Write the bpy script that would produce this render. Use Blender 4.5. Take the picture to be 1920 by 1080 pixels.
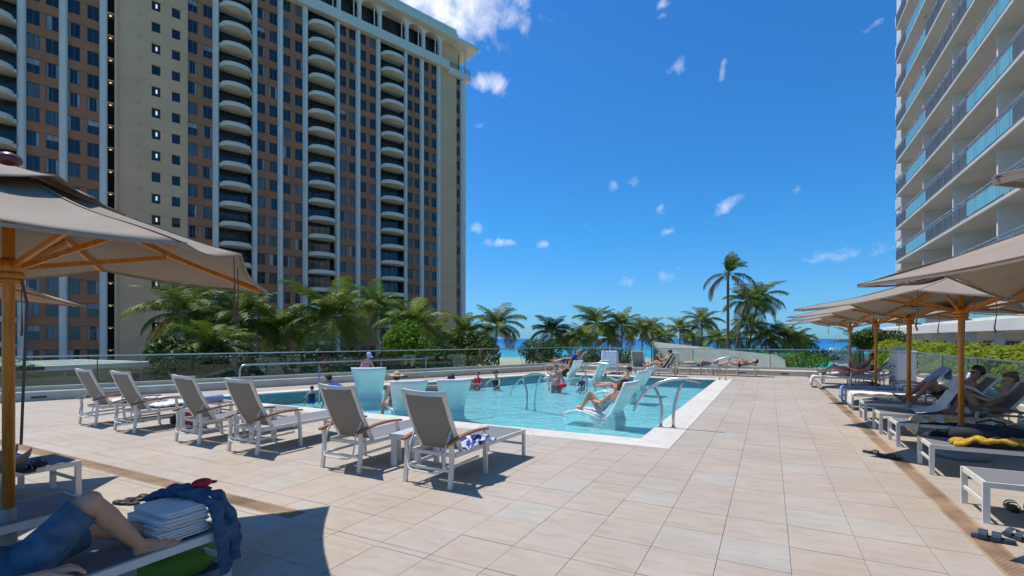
import bpy, bmesh, math, random
from mathutils import Vector, Matrix, Euler, noise
R = math.radians
random.seed(7)
scene = bpy.context.scene
C = scene.collection
for o in list(bpy.data.objects): bpy.data.objects.remove(o, do_unlink=True)

# ---------------------------------------------------------------- camera
# world axes follow the paving: +X across the deck, +Y along the pool, deck surface z = 0
FPX, HOR, EYE = 920.0, 635.0, 1.65
CS, SN = 0.8854, 0.4648
cam_d = bpy.data.cameras.new('camera'); cam = bpy.data.objects.new('camera', cam_d); C.objects.link(cam)
cam.location = (0, 0, EYE); cam.rotation_euler = (R(90), 0, math.atan2(SN, CS))
cam_d.sensor_width = 36; cam_d.lens = 36*FPX/1920; cam_d.shift_y = 95/1920
cam_d.clip_start = 0.05; cam_d.clip_end = 60000
scene.camera = cam

# ---------------------------------------------------------------- light
SUN_EL, SUN_FROM = R(66), Vector((-1, 0.03, 0)).normalized()
world = bpy.data.worlds.new('World'); scene.world = world; world.use_nodes = True
sun_d = bpy.data.lights.new('sun', 'SUN'); sun = bpy.data.objects.new('sun', sun_d); C.objects.link(sun)
sun_d.energy = 3.4; sun_d.angle = R(0.53); sun_d.color = (1, 0.955, 0.89)
sdir = SUN_FROM*math.cos(SUN_EL) + Vector((0, 0, math.sin(SUN_EL)))
sun.rotation_euler = sdir.to_track_quat('Z', 'Y').to_euler()
scene.view_settings.view_transform = 'Standard'; scene.view_settings.look = 'None'
scene.view_settings.exposure = 0.4; scene.view_settings.gamma = 1
scene.view_settings.use_curve_mapping = False
scene.render.engine = 'CYCLES'
scene.cycles.max_bounces = 8; scene.cycles.transparent_max_bounces = 16

def world_dir(px, py):
    a, b = (px-960)/FPX, (HOR-py)/FPX
    return Vector((a*CS - SN, a*SN + CS, b)).normalized()

def build_sky():
    nt = world.node_tree; N = nt.nodes; L = nt.links
    for n in list(N): N.remove(n)
    out = N.new('ShaderNodeOutputWorld'); bg = N.new('ShaderNodeBackground'); bg.inputs[1].default_value = 0.117
    L.new(bg.outputs[0], out.inputs[0])
    sky = N.new('ShaderNodeTexSky'); sky.sky_type = 'NISHITA'; sky.sun_disc = False
    sky.sun_elevation = SUN_EL; sky.sun_rotation = math.atan2(SUN_FROM.x, SUN_FROM.y)
    sky.air_density = 1.0; sky.dust_density = 0.3; sky.ozone_density = 3.0
    def m(op, a, b=None, c=None, clamp=False):
        n = N.new('ShaderNodeMath'); n.operation = op; n.use_clamp = clamp
        for i, x in enumerate((a, b, c)):
            if x is None: continue
            if isinstance(x, (int, float)): n.inputs[i].default_value = x
            else: L.new(x, n.inputs[i])
        return n.outputs[0]
    tc = N.new('ShaderNodeTexCoord'); d = tc.outputs['Generated']
    def dot(v):
        n = N.new('ShaderNodeVectorMath'); n.operation = 'DOT_PRODUCT'
        L.new(d, n.inputs[0]); n.inputs[1].default_value = v; return n.outputs['Value']
    sep = N.new('ShaderNodeSeparateXYZ'); L.new(d, sep.inputs[0])
    # clearer and deeper blue than the stock sky, as in polarised tropical air
    grade = N.new('ShaderNodeMix'); grade.data_type = 'RGBA'; grade.blend_type = 'MULTIPLY'; grade.inputs[0].default_value = 1
    L.new(sky.outputs[0], grade.inputs[6])
    hz = N.new('ShaderNodeValToRGB'); L.new(m('MULTIPLY', sep.outputs[2], 1.0, clamp=True), hz.inputs[0])
    hz.color_ramp.elements[0].color = SKY_LO; hz.color_ramp.elements[1].color = SKY_HI
    hz.color_ramp.elements[0].position = 0.0; hz.color_ramp.elements[1].position = 0.55
    e = hz.color_ramp.elements.new(0.2); e.color = SKY_MID
    e = hz.color_ramp.elements.new(0.08); e.color = SKY_NEAR
    L.new(hz.outputs[0], grade.inputs[7])
    # clouds: soft patches broken up by noise
    mask = None
    for (px, py, rx, ry, rot, s) in CLOUDS:
        f = world_dir(px, py); rt = f.cross(Vector((0, 0, 1))).normalized(); up = rt.cross(f)
        k = FPX*(1 + ((px-960)/FPX)**2 + ((py-HOR)/FPX)**2)**0.5/1.0
        ca, sa = math.cos(R(rot)), math.sin(R(rot))
        ax, ay = (rt*ca + up*sa)*(k/rx), (up*ca - rt*sa)*(k/ry)
        fz = m('MAXIMUM', dot(f), 0.02)
        a, b = m('DIVIDE', dot(ax), fz), m('DIVIDE', dot(ay), fz)
        r2 = m('ADD', m('MULTIPLY', a, a), m('MULTIPLY', b, b))
        g = m('MULTIPLY', m('POWER', 2.718, m('MULTIPLY', r2, -1.0)), s)
        mask = g if mask is None else m('MAXIMUM', mask, g)
    def nz(scale, det, vec=d):
        n = N.new('ShaderNodeTexNoise'); n.inputs['Scale'].default_value = scale
        n.inputs['Detail'].default_value = det; n.inputs['Roughness'].default_value = 0.58
        n.inputs['Distortion'].default_value = 0.35
        L.new(vec, n.inputs['Vector']); return n.outputs[0]
    n1 = nz(24, 9); n2 = nz(3.2, 3)
    far = m('MULTIPLY', m('SUBTRACT', n2, 0.62, clamp=True), 1.6)      # a few more of the same all round
    mask = m('MAXIMUM', mask, far)
    den = m('MULTIPLY', m('SUBTRACT', m('ADD', mask, m('MULTIPLY', m('SUBTRACT', n1, 0.5), 1.9)), 0.36), .95, clamp=True)
    den = m('MULTIPLY', den, m('MULTIPLY', mask, 2.2, clamp=True))
    mix = N.new('ShaderNodeMix'); mix.data_type = 'RGBA'
    L.new(den, mix.inputs[0]); L.new(grade.outputs[2], mix.inputs[6])
    cr = N.new('ShaderNodeValToRGB'); L.new(n1, cr.inputs[0])
    cr.color_ramp.elements[0].position = 0.3; cr.color_ramp.elements[1].position = 0.65
    cr.color_ramp.elements[0].color = (5.0, 5.6, 6.8, 1); cr.color_ramp.elements[1].color = (7.4, 7.5, 7.8, 1)
    L.new(cr.outputs[0], mix.inputs[7])
    L.new(mix.outputs[2], bg.inputs[0])
CLOUDS = [(850, 2, 135, 66, -10, 1.3), (740, -20, 130, 70, 0, 1.5), (915, 155, 44, 19, 0, 1.0), (1268, 132, 32, 20, 30, .52), (1355, 125, 13, 42, -8, .5),
    (1390, 128, 14, 11, 0, .48), (1188, 340, 19, 16, 20, .55), (1148, 345, 14, 16, 0, .45), (1365, 385, 62, 17, 36, .62), (1495, 353, 15, 11, 20, .5),
    (1238, 390, 12, 15, 0, .45), (892, 428, 20, 18, 0, .6), (938, 455, 40, 11, 0, .66), (1018, 458, 21, 11, 15, .62), (1250, 435, 20, 8, 10, .42),
    (1395, 460, 24, 9, 10, .42), (1062, 375, 24, 6, 10, .42), (1240, 6, 18, 14, 0, .5), (1240, 30, 12, 10, 0, .45), (1070, 425, 40, 12, 0, .4),
    (900, 240, 26, 16, 0, .42), (1220, 520, 130, 14, 10, .33), (1570, 480, 190, 22, 6, .33), (1640, 45, 26, 10, 25, .4)]
SKY_LO, SKY_NEAR, SKY_MID, SKY_HI = (0.24, 0.55, 1.0, 1), (0.26, 0.585, 0.93, 1), (0.19, 0.635, 0.98, 1), (0.20, 0.64, 1.06, 1)
build_sky()

# ---------------------------------------------------------------- helpers
def at(px, py, z=0.0):
    Z = FPX*(EYE-z)/(py-HOR); X = (px-960)/FPX*Z
    return Vector((X*CS - Z*SN, X*SN + Z*CS, z))
def ray(px, Z):
    X = (px-960)/FPX*Z
    return Vector((X*CS - Z*SN, X*SN + Z*CS, 0))

class MB:
    def __init__(s): s.v = []; s.f = []; s.m = []
    def add(s, vs, fs, mi=0):
        b = len(s.v); s.v += [tuple(p) for p in vs]
        s.f += [tuple(b+i for i in f) for f in fs]; s.m += [mi]*len(fs)
        return s
    def box(s, x0, x1, y0, y1, z0, z1, mi=0):
        return s.add([(x0,y0,z0),(x1,y0,z0),(x1,y1,z0),(x0,y1,z0),(x0,y0,z1),(x1,y0,z1),(x1,y1,z1),(x0,y1,z1)],
                     [(0,3,2,1),(4,5,6,7),(0,1,5,4),(1,2,6,5),(2,3,7,6),(3,0,4,7)], mi)
    def bar(s, p, q, w, h=None, up=(0,0,1), mi=0):
        p, q = Vector(p), Vector(q); h = h or w; d = (q-p).normalized(); u = Vector(up)
        if abs(d.dot(u)) > .98: u = Vector((0,1,0))
        x = d.cross(u).normalized(); y = x.cross(d)
        vs = []
        for c in (p, q):
            for a, b in ((-1,-1),(1,-1),(1,1),(-1,1)): vs.append(c + x*(a*w/2) + y*(b*h/2))
        return s.add(vs, [(0,3,2,1),(4,5,6,7),(0,1,5,4),(1,2,6,5),(2,3,7,6),(3,0,4,7)], mi)
    def rbar(s, path, w, h, up=(0,0,1), mi=0):
        "rectangular section swept along a path"
        P = [Vector(p) for p in path]; n = len(P); vs = []
        for i in range(n):
            d = (P[min(i+1,n-1)]-P[max(i-1,0)]).normalized(); x = d.cross(Vector(up)).normalized(); y = x.cross(d)
            for a, b in ((-1,-1),(1,-1),(1,1),(-1,1)): vs.append(P[i] + x*(a*w/2) + y*(b*h/2))
        fs = [(0,1,2,3), (4*n-1,4*n-2,4*n-3,4*n-4)]
        for i in range(n-1):
            for k in range(4): fs.append((4*i+k, 4*i+4+k, 4*i+4+(k+1)%4, 4*i+(k+1)%4))
        return s.add(vs, fs, mi)
    def tube(s, path, r, n=8, mi=0, cap=True):
        P = [Vector(p) for p in path]; k = len(P); rr = r if isinstance(r, (list, tuple)) else [r]*k
        ref = None; vs = []
        for i in range(k):
            d = (P[min(i+1,k-1)]-P[max(i-1,0)]).normalized()
            if ref is None:
                ref = d.orthogonal().normalized()
            ref = (ref - d*ref.dot(d)).normalized(); b = d.cross(ref)
            for j in range(n):
                t = 2*math.pi*j/n; vs.append(P[i] + (ref*math.cos(t) + b*math.sin(t))*rr[i])
        fs = []
        for i in range(k-1):
            for j in range(n): fs.append((i*n+j, i*n+(j+1)%n, (i+1)*n+(j+1)%n, (i+1)*n+j))
        if cap: fs += [tuple(range(n-1,-1,-1)), tuple((k-1)*n+j for j in range(n))]
        return s.add(vs, fs, mi)
    def lathe(s, prof, n=16, c=(0,0,0), mi=0):
        vs = []; k = len(prof)
        for r, z in prof:
            for j in range(n):
                t = 2*math.pi*j/n; vs.append((c[0]+r*math.cos(t), c[1]+r*math.sin(t), c[2]+z))
        fs = []
        for i in range(k-1):
            for j in range(n): fs.append((i*n+j, i*n+(j+1)%n, (i+1)*n+(j+1)%n, (i+1)*n+j))
        fs += [tuple(range(n-1,-1,-1)), tuple((k-1)*n+j for j in range(n))]
        return s.add(vs, fs, mi)
    def prism(s, poly, z0, z1, mi=0):
        n = len(poly)
        vs = [(x,y,z0) for x,y in poly] + [(x,y,z1) for x,y in poly]
        return s.add(vs, [tuple(range(n-1,-1,-1)), tuple(range(n,2*n))] + [(i,(i+1)%n,n+(i+1)%n,n+i) for i in range(n)], mi)
    def ell(s, c, rx, ry, rz, n=10, mi=0, rot=None):
        vs = []; fs = []; m = n//2+1
        for i in range(m+1):
            a = math.pi*i/m
            for j in range(n):
                t = 2*math.pi*j/n; p = Vector((rx*math.sin(a)*math.cos(t), ry*math.sin(a)*math.sin(t), rz*math.cos(a)))
                if rot is not None: p = rot @ p
                vs.append(Vector(c)+p)
        for i in range(m):
            for j in range(n): fs.append((i*n+j, (i+1)*n+j, (i+1)*n+(j+1)%n, i*n+(j+1)%n))
        return s.add(vs, fs, mi)
    def grid(s, fn, nu, nv, mi=0):
        vs = [fn(i/nu, j/nv) for j in range(nv+1) for i in range(nu+1)]
        fs = [(j*(nu+1)+i, j*(nu+1)+i+1, (j+1)*(nu+1)+i+1, (j+1)*(nu+1)+i) for j in range(nv) for i in range(nu)]
        return s.add(vs, fs, mi)
    def mesh(s, name, mats, smooth=False):
        me = bpy.data.meshes.new(name); me.from_pydata(s.v, [], s.f); 
        for mt in (mats if isinstance(mats, (list, tuple)) else [mats]): me.materials.append(mt)
        me.polygons.foreach_set('material_index', s.m)
        if smooth: me.polygons.foreach_set('use_smooth', [True]*len(s.f))
        me.update(); return me
    def build(s, name, mats, parent=None, smooth=False, bevel=0, solid=0, auto=None):
        me = s.mesh(name, mats, smooth); o = bpy.data.objects.new(name, me); C.objects.link(o); o.parent = parent
        if solid:
            md = o.modifiers.new('solid', 'SOLIDIFY'); md.thickness = solid; md.offset = 0
        if bevel:
            md = o.modifiers.new('bevel', 'BEVEL'); md.width = bevel; md.segments = 2; md.limit_method = 'ANGLE'
        return o

def tag(o, label=None, cat=None, group=None, kind=None):
    for k, x in (('label', label), ('category', cat), ('group', group), ('kind', kind)):
        if x: o[k] = x
    return o
def thing(name, label, cat, loc=(0,0,0), rz=0, group=None):
    o = bpy.data.objects.new(name, None); C.objects.link(o); o.empty_display_size = .1
    o.location = loc; o.rotation_euler = (0, 0, rz)
    return tag(o, label, cat, group)
def kids(o): return [c for c in bpy.data.objects if c.parent == o]
def copy_tree(o, loc=None, rz=None, label=None, parent=None):
    c = o.copy(); C.objects.link(c); c.parent = parent
    if loc is not None: c.location = loc
    if rz is not None: c.rotation_euler = (0, 0, rz)
    if label: c['label'] = label
    for ch in list(o.children): copy_tree(ch, parent=c)
    return c
def inst(name, me, parent, loc=(0,0,0), rot=(0,0,0), sc=(1,1,1)):
    o = bpy.data.objects.new(name, me); C.objects.link(o); o.parent = parent
    o.location = loc; o.rotation_euler = rot; o.scale = sc; return o

# ---------------------------------------------------------------- materials
def mat(name, col, rough=.6, metal=0, vary=0, scale=4, bump=0, bscale=None, col2=None, stretch=None, spec=None, trans=0, obj=False, rnd=0, alpha=None):
    m = bpy.data.materials.new(name); m.use_nodes = True; nt = m.node_tree; N = nt.nodes; L = nt.links
    p = N['Principled BSDF']; p.inputs['Base Color'].default_value = (*col, 1)
    p.inputs['Roughness'].default_value = rough; p.inputs['Metallic'].default_value = metal
    if spec is not None: p.inputs['Specular IOR Level'].default_value = spec
    vec = None
    if vary or bump or col2:
        if obj: vec = N.new('ShaderNodeTexCoord').outputs['Object']
        else: vec = N.new('ShaderNodeNewGeometry').outputs['Position']
        if stretch:
            mp = N.new('ShaderNodeMapping'); mp.inputs['Scale'].default_value = stretch; L.new(vec, mp.inputs[0]); vec = mp.outputs[0]
    last = None
    if vary or col2:
        n = N.new('ShaderNodeTexNoise'); n.inputs['Scale'].default_value = scale; n.inputs['Detail'].default_value = 5; L.new(vec, n.inputs['Vector'])
        r = N.new('ShaderNodeValToRGB'); L.new(n.outputs[0], r.inputs[0])
        r.color_ramp.elements[0].position = .32; r.color_ramp.elements[1].position = .68
        a = tuple(max(0, x*(1-vary)) for x in col) if not col2 else col
        b = tuple(x*(1+vary) for x in col) if not col2 else col2
        r.color_ramp.elements[0].color = (*a, 1); r.color_ramp.elements[1].color = (*b, 1)
        last = r.outputs[0]; L.new(last, p.inputs['Base Color'])
    if rnd:
        oi = N.new('ShaderNodeObjectInfo'); h = N.new('ShaderNodeHueSaturation')
        mr = N.new('ShaderNodeMapRange'); mr.inputs[3].default_value = 1-rnd; mr.inputs[4].default_value = 1+rnd
        L.new(oi.outputs['Random'], mr.inputs[0]); L.new(mr.outputs[0], h.inputs['Value'])
        if last: L.new(last, h.inputs['Color'])
        else: h.inputs['Color'].default_value = (*col, 1)
        L.new(h.outputs[0], p.inputs['Base Color']); last = h.outputs[0]
    if bump:
        n = N.new('ShaderNodeTexNoise'); n.inputs['Scale'].default_value = bscale or scale*4; n.inputs['Detail'].default_value = 4; L.new(vec, n.inputs['Vector'])
        b = N.new('ShaderNodeBump'); b.inputs['Strength'].default_value = bump; b.inputs['Distance'].default_value = .02
        L.new(n.outputs[0], b.inputs['Height']); L.new(b.outputs[0], p.inputs['Normal'])
    if trans:
        t = N.new('ShaderNodeBsdfTranslucent'); mx = N.new('ShaderNodeMixShader'); mx.inputs[0].default_value = trans
        if last: L.new(last, t.inputs[0])
        else: t.inputs[0].default_value = (*col, 1)
        L.new(p.outputs[0], mx.inputs[1]); L.new(t.outputs[0], mx.inputs[2]); L.new(mx.outputs[0], N['Material Output'].inputs[0])
    return m
def clear_mat(name, tint, rough=0.0, ior=1.45, bump=None, fixed=None):
    "clear sheet: tinted see-through plus mirror reflection by fresnel"
    m = bpy.data.materials.new(name); m.use_nodes = True; nt = m.node_tree; N = nt.nodes; L = nt.links
    N.remove(N['Principled BSDF'])
    t = N.new('ShaderNodeBsdfTransparent'); t.inputs[0].default_value = (*tint, 1)
    g = N.new('ShaderNodeBsdfGlossy'); g.inputs['Roughness'].default_value = rough
    fr = N.new('ShaderNodeLayerWeight'); fr.inputs[0].default_value = .5; f0 = ((ior-1)/(ior+1))**2
    pw = N.new('ShaderNodeMath'); pw.operation = 'POWER'; pw.inputs[1].default_value = 5; L.new(fr.outputs['Facing'], pw.inputs[0])
    ml = N.new('ShaderNodeMath'); ml.operation = 'MULTIPLY_ADD'; ml.inputs[1].default_value = 1-f0; ml.inputs[2].default_value = f0; L.new(pw.outputs[0], ml.inputs[0])
    mx = N.new('ShaderNodeMixShader'); L.new(ml.outputs[0], mx.inputs[0]); L.new(t.outputs[0], mx.inputs[1]); L.new(g.outputs[0], mx.inputs[2])
    if bump:
        pos = N.new('ShaderNodeNewGeometry').outputs['Position']; h = None
        for sc, w, st in bump:
            mp = N.new('ShaderNodeMapping'); mp.inputs['Scale'].default_value = st; L.new(pos, mp.inputs[0])
            n = N.new('ShaderNodeTexNoise'); n.inputs['Scale'].default_value = sc; n.inputs['Detail'].default_value = 3; n.inputs['Distortion'].default_value = .6; L.new(mp.outputs[0], n.inputs['Vector'])
            x = N.new('ShaderNodeMath'); x.operation = 'MULTIPLY'; x.inputs[1].default_value = w; L.new(n.outputs[0], x.inputs[0])
            if h is None: h = x.outputs[0]
            else:
                y = N.new('ShaderNodeMath'); y.operation = 'ADD'; L.new(h, y.inputs[0]); L.new(x.outputs[0], y.inputs[1]); h = y.outputs[0]
        b = N.new('ShaderNodeBump'); b.inputs['Strength'].default_value = 1; b.inputs['Distance'].default_value = .05
        L.new(h, b.inputs['Height']); L.new(b.outputs[0], g.inputs['Normal']); L.new(b.outputs[0], fr.inputs['Normal'])
    L.new(mx.outputs[0], N['Material Output'].inputs[0]); return m

M = {}
M['white_metal'] = mat('white_metal', (.74,.69,.60), .4, vary=.05, scale=6)
M['sling_back'] = mat('sling_back', (.25,.215,.175), .75, bump=.25, bscale=250)
M['sling_seat'] = mat('sling_seat', (.20,.20,.215), .7, bump=.25, bscale=250)
M['teak'] = mat('teak', (.30,.12,.045), .45, vary=.3, scale=12, stretch=(6,.6,6))
M['steel'] = mat('steel', (.50,.49,.47), .34, 1, vary=.1, scale=8)
M['alu'] = mat('alu', (.50,.50,.50), .4, .9)
M['curb'] = mat('curb', (.56,.50,.41), .75, vary=.1, scale=2.5, bump=.1, bscale=30)
M['coping'] = mat('coping', (.63,.585,.51), .7, vary=.08, scale=5, bump=.06, bscale=60, rnd=.05)
M['grout'] = mat('grout', (.27,.235,.19), .9, vary=.15, scale=9)
M['canopy'] = mat('canopy', (.40,.325,.255), .85, vary=.06, scale=3, bump=.12, bscale=9, trans=.22)
M['wood'] = mat('wood', (.56,.19,.018), .35, vary=.22, scale=10, stretch=(5,5,.5))
M['knob'] = mat('knob', (.16,.04,.04), .3)
M['cord'] = mat('cord', (.10,.09,.08), .8)
M['strap'] = mat('strap', (.13,.095,.07), .8)
M['towel'] = mat('towel', (.76,.735,.69), .95, vary=.05, scale=9, bump=.5, bscale=90)
M['blue_towel'] = mat('blue_towel', (.30,.37,.60), .95, vary=.08, scale=9, bump=.5, bscale=90)
M['shell'] = mat('shell', (.77,.78,.74), .28, vary=.04, scale=3)
M['black'] = mat('black', (.018,.018,.02), .5)
M['dark_cloth'] = mat('dark_cloth', (.02,.022,.03), .85, vary=.2, scale=20)
M['plaster_white'] = mat('plaster_white', (.72,.70,.66), .8, vary=.05, scale=.6)
M['glass'] = clear_mat('glass', (.80,.90,.875), ior=1.5)
M['win'] = mat('win', (.012,.016,.02), .04, spec=1.0)
M['curtain_win'] = mat('curtain_win', (.10,.12,.13), .12, spec=.7, vary=.6, scale=1.2, stretch=(2,2,.15))
M['frame_dark'] = mat('frame_dark', (.05,.05,.05), .5)
M['concrete'] = mat('concrete', (.42,.39,.35), .9, vary=.1, scale=.7, bump=.15, bscale=12)
M['asphalt'] = mat('asphalt', (.09,.09,.09), .9, vary=.2, scale=.5)
# ================================================================ SETTING
GZ = -8.35
def node_mat(name):
    m = bpy.data.materials.new(name); m.use_nodes = True; return m, m.node_tree.nodes, m.node_tree.links, m.node_tree.nodes['Principled BSDF']
TU, TV, U0, V0 = 0.4865, 0.5035, -0.835, 3.963
def tile_mat():
    m, N, L, p = node_mat('tile')
    pos = N.new('ShaderNodeNewGeometry').outputs['Position']
    mp = N.new('ShaderNodeMapping'); mp.inputs['Location'].default_value = (-U0/TU+.002, -V0/TV+.002, 0); mp.inputs['Scale'].default_value = (1/TU, 1/TV, 0); L.new(pos, mp.inputs[0])
    fl = N.new('ShaderNodeVectorMath'); fl.operation = 'FLOOR'; L.new(mp.outputs[0], fl.inputs[0])
    wn = N.new('ShaderNodeTexWhiteNoise'); wn.noise_dimensions = '2D'; L.new(fl.outputs[0], wn.inputs['Vector'])
    # streaks: offset per tile so that they stop at the joints
    ad = N.new('ShaderNodeVectorMath'); ad.operation = 'MULTIPLY_ADD'; L.new(wn.outputs['Color'], ad.inputs[0]); ad.inputs[1].default_value = (40, 40, 0); L.new(pos, ad.inputs[2])
    ms = N.new('ShaderNodeMapping'); ms.inputs['Scale'].default_value = (1.6, 6.5, 1); L.new(ad.outputs[0], ms.inputs[0])
    n1 = N.new('ShaderNodeTexNoise'); n1.inputs['Scale'].default_value = 1.5; n1.inputs['Detail'].default_value = 6; n1.inputs['Roughness'].default_value = .65; n1.inputs['Distortion'].default_value = .6; L.new(ms.outputs[0], n1.inputs['Vector'])
    r1 = N.new('ShaderNodeValToRGB'); L.new(n1.outputs[0], r1.inputs[0])
    e = r1.color_ramp.elements; e[0].position = .28; e[1].position = .72
    e[0].color = (.40,.34,.272,1); e[1].color = (.485,.435,.37,1); x = r1.color_ramp.elements.new(.5); x.color = (.457,.403,.335,1)
    r2 = N.new('ShaderNodeValToRGB'); L.new(wn.outputs['Value'], r2.inputs[0])
    e = r2.color_ramp.elements; e[0].color = (.99,.93,.86,1); e[1].color = (.98,1.0,1.01,1); x = r2.color_ramp.elements.new(.55); x.color = (1.02,.965,.93,1)
    mu = N.new('ShaderNodeMix'); mu.data_type = 'RGBA'; mu.blend_type = 'MULTIPLY'; mu.inputs[0].default_value = 1; L.new(r1.outputs[0], mu.inputs[6]); L.new(r2.outputs[0], mu.inputs[7])
    # worn, wet-foot stains across tiles
    n3 = N.new('ShaderNodeTexNoise'); n3.inputs['Scale'].default_value = .55; n3.inputs['Detail'].default_value = 7; n3.inputs['Roughness'].default_value = .7; L.new(pos, n3.inputs['Vector'])
    r3 = N.new('ShaderNodeValToRGB'); L.new(n3.outputs[0], r3.inputs[0]); e = r3.color_ramp.elements; e[0].position = .3; e[1].position = .62; e[0].color = (.80,.77,.74,1); e[1].color = (1.04,1.04,1.04,1)
    m2 = N.new('ShaderNodeMix'); m2.data_type = 'RGBA'; m2.blend_type = 'MULTIPLY'; m2.inputs[0].default_value = .8; L.new(mu.outputs[2], m2.inputs[6]); L.new(r3.outputs[0], m2.inputs[7])
    L.new(m2.outputs[2], p.inputs['Base Color']); p.inputs['Roughness'].default_value = .62
    b = N.new('ShaderNodeBump'); b.inputs['Strength'].default_value = .12; b.inputs['Distance'].default_value = .01; L.new(n1.outputs[0], b.inputs['Height']); L.new(b.outputs[0], p.inputs['Normal'])
    return m
M['tile'] = tile_mat()
def clip(poly, planes):
    for a, b, c in planes:
        out = []
        for i in range(len(poly)):
            p, q = poly[i], poly[(i+1) % len(poly)]
            dp, dq = a*p[0]+b*p[1]-c, a*q[0]+b*q[1]-c
            if dp <= 0: out.append(p)
            if (dp < 0 < dq) or (dq < 0 < dp):
                t = dp/(dp-dq); out.append((p[0]+(q[0]-p[0])*t, p[1]+(q[1]-p[1])*t))
        poly = out
        if len(poly) < 3: return []
    return poly
def area(p): return abs(sum(p[i][0]*p[(i+1)%len(p)][1]-p[(i+1)%len(p)][0]*p[i][1] for i in range(len(p)))/2)
WN, WC = (.9304, -.3665), -18.08          # left parapet: n.p = c
PN, PC = (.9403, -.3404), -15.92          # slanted pool side
VB = 24.8; UR = 5.0
def wall_x(v): return (WC - WN[1]*v)/WN[0]
def pool_x(v, off=0): return (PC - off - PN[1]*v)/PN[0]
left_in = (-WN[0], -WN[1], -WC); back_in = (0, 1, VB); right_in = (1, 0, UR)
bounds = [left_in, back_in, right_in]
g = .002
regs = [[(-1,0,-1.645)], [(1,0,1.455), (-1,0,1.3215)], [(1,0,-1.3215), (0,1,3.03)],
        [(1,0,-1.3215), (-1,0,3.90), (0,-1,-3.035), (0,1,7.595)], [(1,0,-3.905), (0,-1,-3.225), (0,1,7.595)],
        [(1,0,-1.3215), (0,-1,-21.815)], [(PN[0],PN[1],PC-.56), (0,-1,-7.605), (0,1,21.81)]]
deck = MB()
deck.prism([(-1.34,-3.5),(1.47,-3.5),(1.47,VB),(-1.34,VB)], -.35, -.008)
deck.prism([(1.63,-3.5),(UR+.3,-3.5),(UR+.3,VB),(1.63,VB)], -.35, -.008)
deck.prism([(1.47,-3.5),(1.63,-3.5),(1.63,VB),(1.47,VB)], -.35, -.05)
deck.prism([(wall_x(-3.5),-3.5),(-1.34,-3.5),(-1.34,3.035),(wall_x(3.035),3.035)], -.35, -.008)
deck.prism([(-3.9,3.035),(-1.34,3.035),(-1.34,7.6),(-3.9,7.6)], -.35, -.008)
deck.prism([(wall_x(3.035),3.035),(-3.9,3.035),(-3.9,3.22),(wall_x(3.22),3.22)], -.35, -.05)
deck.prism([(wall_x(3.22),3.22),(-3.9,3.22),(-3.9,7.6),(wall_x(7.6),7.6)], -.35, -.008)
deck.prism([(wall_x(7.6),7.6),(pool_x(7.6,.55),7.6),(pool_x(21.81,.55),21.81),(wall_x(21.81),21.81)], -.35, -.008)
deck.prism([(wall_x(21.81),21.81),(-1.34,21.81),(-1.34,VB),(wall_x(VB),VB)], -.35, -.008)
deck = tag(deck.build('pool_deck', M['grout']), kind='structure')
cells = []
J = .0022
for i in range(-40, 14):
    for j in range(-15, 43):
        x, y = U0+i*TU, V0+j*TV
        q = [(x+J,y+J),(x+TU-J,y+J),(x+TU-J,y+TV-J),(x+J,y+TV-J)]
        q = clip(q, bounds)
        if not q: continue
        for rg in regs:
            r = clip(q, rg)
            if r and area(r) > .002:
                cx = sum(p[0] for p in r)/len(r); cy = sum(p[1] for p in r)/len(r)
                Z = -cx*SN + cy*CS; X = cx*CS + cy*SN
                size = area(r)/Z**3 if Z > .5 and abs(X/Z) < 1.06 and 1.65/Z*FPX < 460 else 0
                cells.append((size, r))
cells.sort(key=lambda c: -c[0])
full = None; rest = MB(); rt = random.Random(3)
for k, (sz, r) in enumerate(cells):
    dz = rt.uniform(-.0009, .0009)
    if k < 300:
        if len(r) == 4 and abs(area(r)-(TU-2*J)*(TV-2*J)) < 1e-5:
            if full is None: full = MB().box(0, TU-2*J, 0, TV-2*J, -.012, 0).mesh('tile', M['tile'])
            inst('tile', full, deck, (min(p[0] for p in r), min(p[1] for p in r), dz))
        else: MB().prism(r if True else 0, -.012, dz).build('tile', M['tile'], deck)
    else: rest.prism(r, -.012, dz)
tag(rest.build('paving_tiles', M['tile'], deck), kind='stuff')

# ---- pool
WL = -.10; PF = -.38
def pool_mats():
    m, N, L, p = node_mat('pool_plaster')
    pos = N.new('ShaderNodeNewGeometry').outputs['Position']
    n = N.new('ShaderNodeTexNoise'); n.inputs['Scale'].default_value = .5; n.inputs['Detail'].default_value = 4; L.new(pos, n.inputs['Vector'])
    r = N.new('ShaderNodeValToRGB'); L.new(n.outputs[0], r.inputs[0]); r.color_ramp.elements[0].position = .35; r.color_ramp.elements[1].position = .7
    r.color_ramp.elements[0].color = (.38,.70,.69,1); r.color_ramp.elements[1].color = (.54,.80,.77,1)
    L.new(r.outputs[0], p.inputs['Base Color']); p.inputs['Roughness'].default_value = .8
    m2, N, L, p = node_mat('pool_mosaic')
    pos = N.new('ShaderNodeNewGeometry').outputs['Position']
    b = N.new('ShaderNodeTexWhiteNoise'); b.noise_dimensions = '3D'
    mp = N.new('ShaderNodeMapping'); mp.inputs['Scale'].default_value = (20,20,20); L.new(pos, mp.inputs[0])
    f = N.new('ShaderNodeVectorMath'); f.operation = 'FLOOR'; L.new(mp.outputs[0], f.inputs[0]); L.new(f.outputs[0], b.inputs['Vector'])
    r = N.new('ShaderNodeValToRGB'); L.new(b.outputs['Value'], r.inputs[0]); r.color_ramp.elements[0].color = (.06,.20,.23,1); r.color_ramp.elements[1].color = (.13,.31,.34,1)
    L.new(r.outputs[0], p.inputs['Base Color']); p.inputs['Roughness'].default_value = .25
    return m, m2
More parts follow.
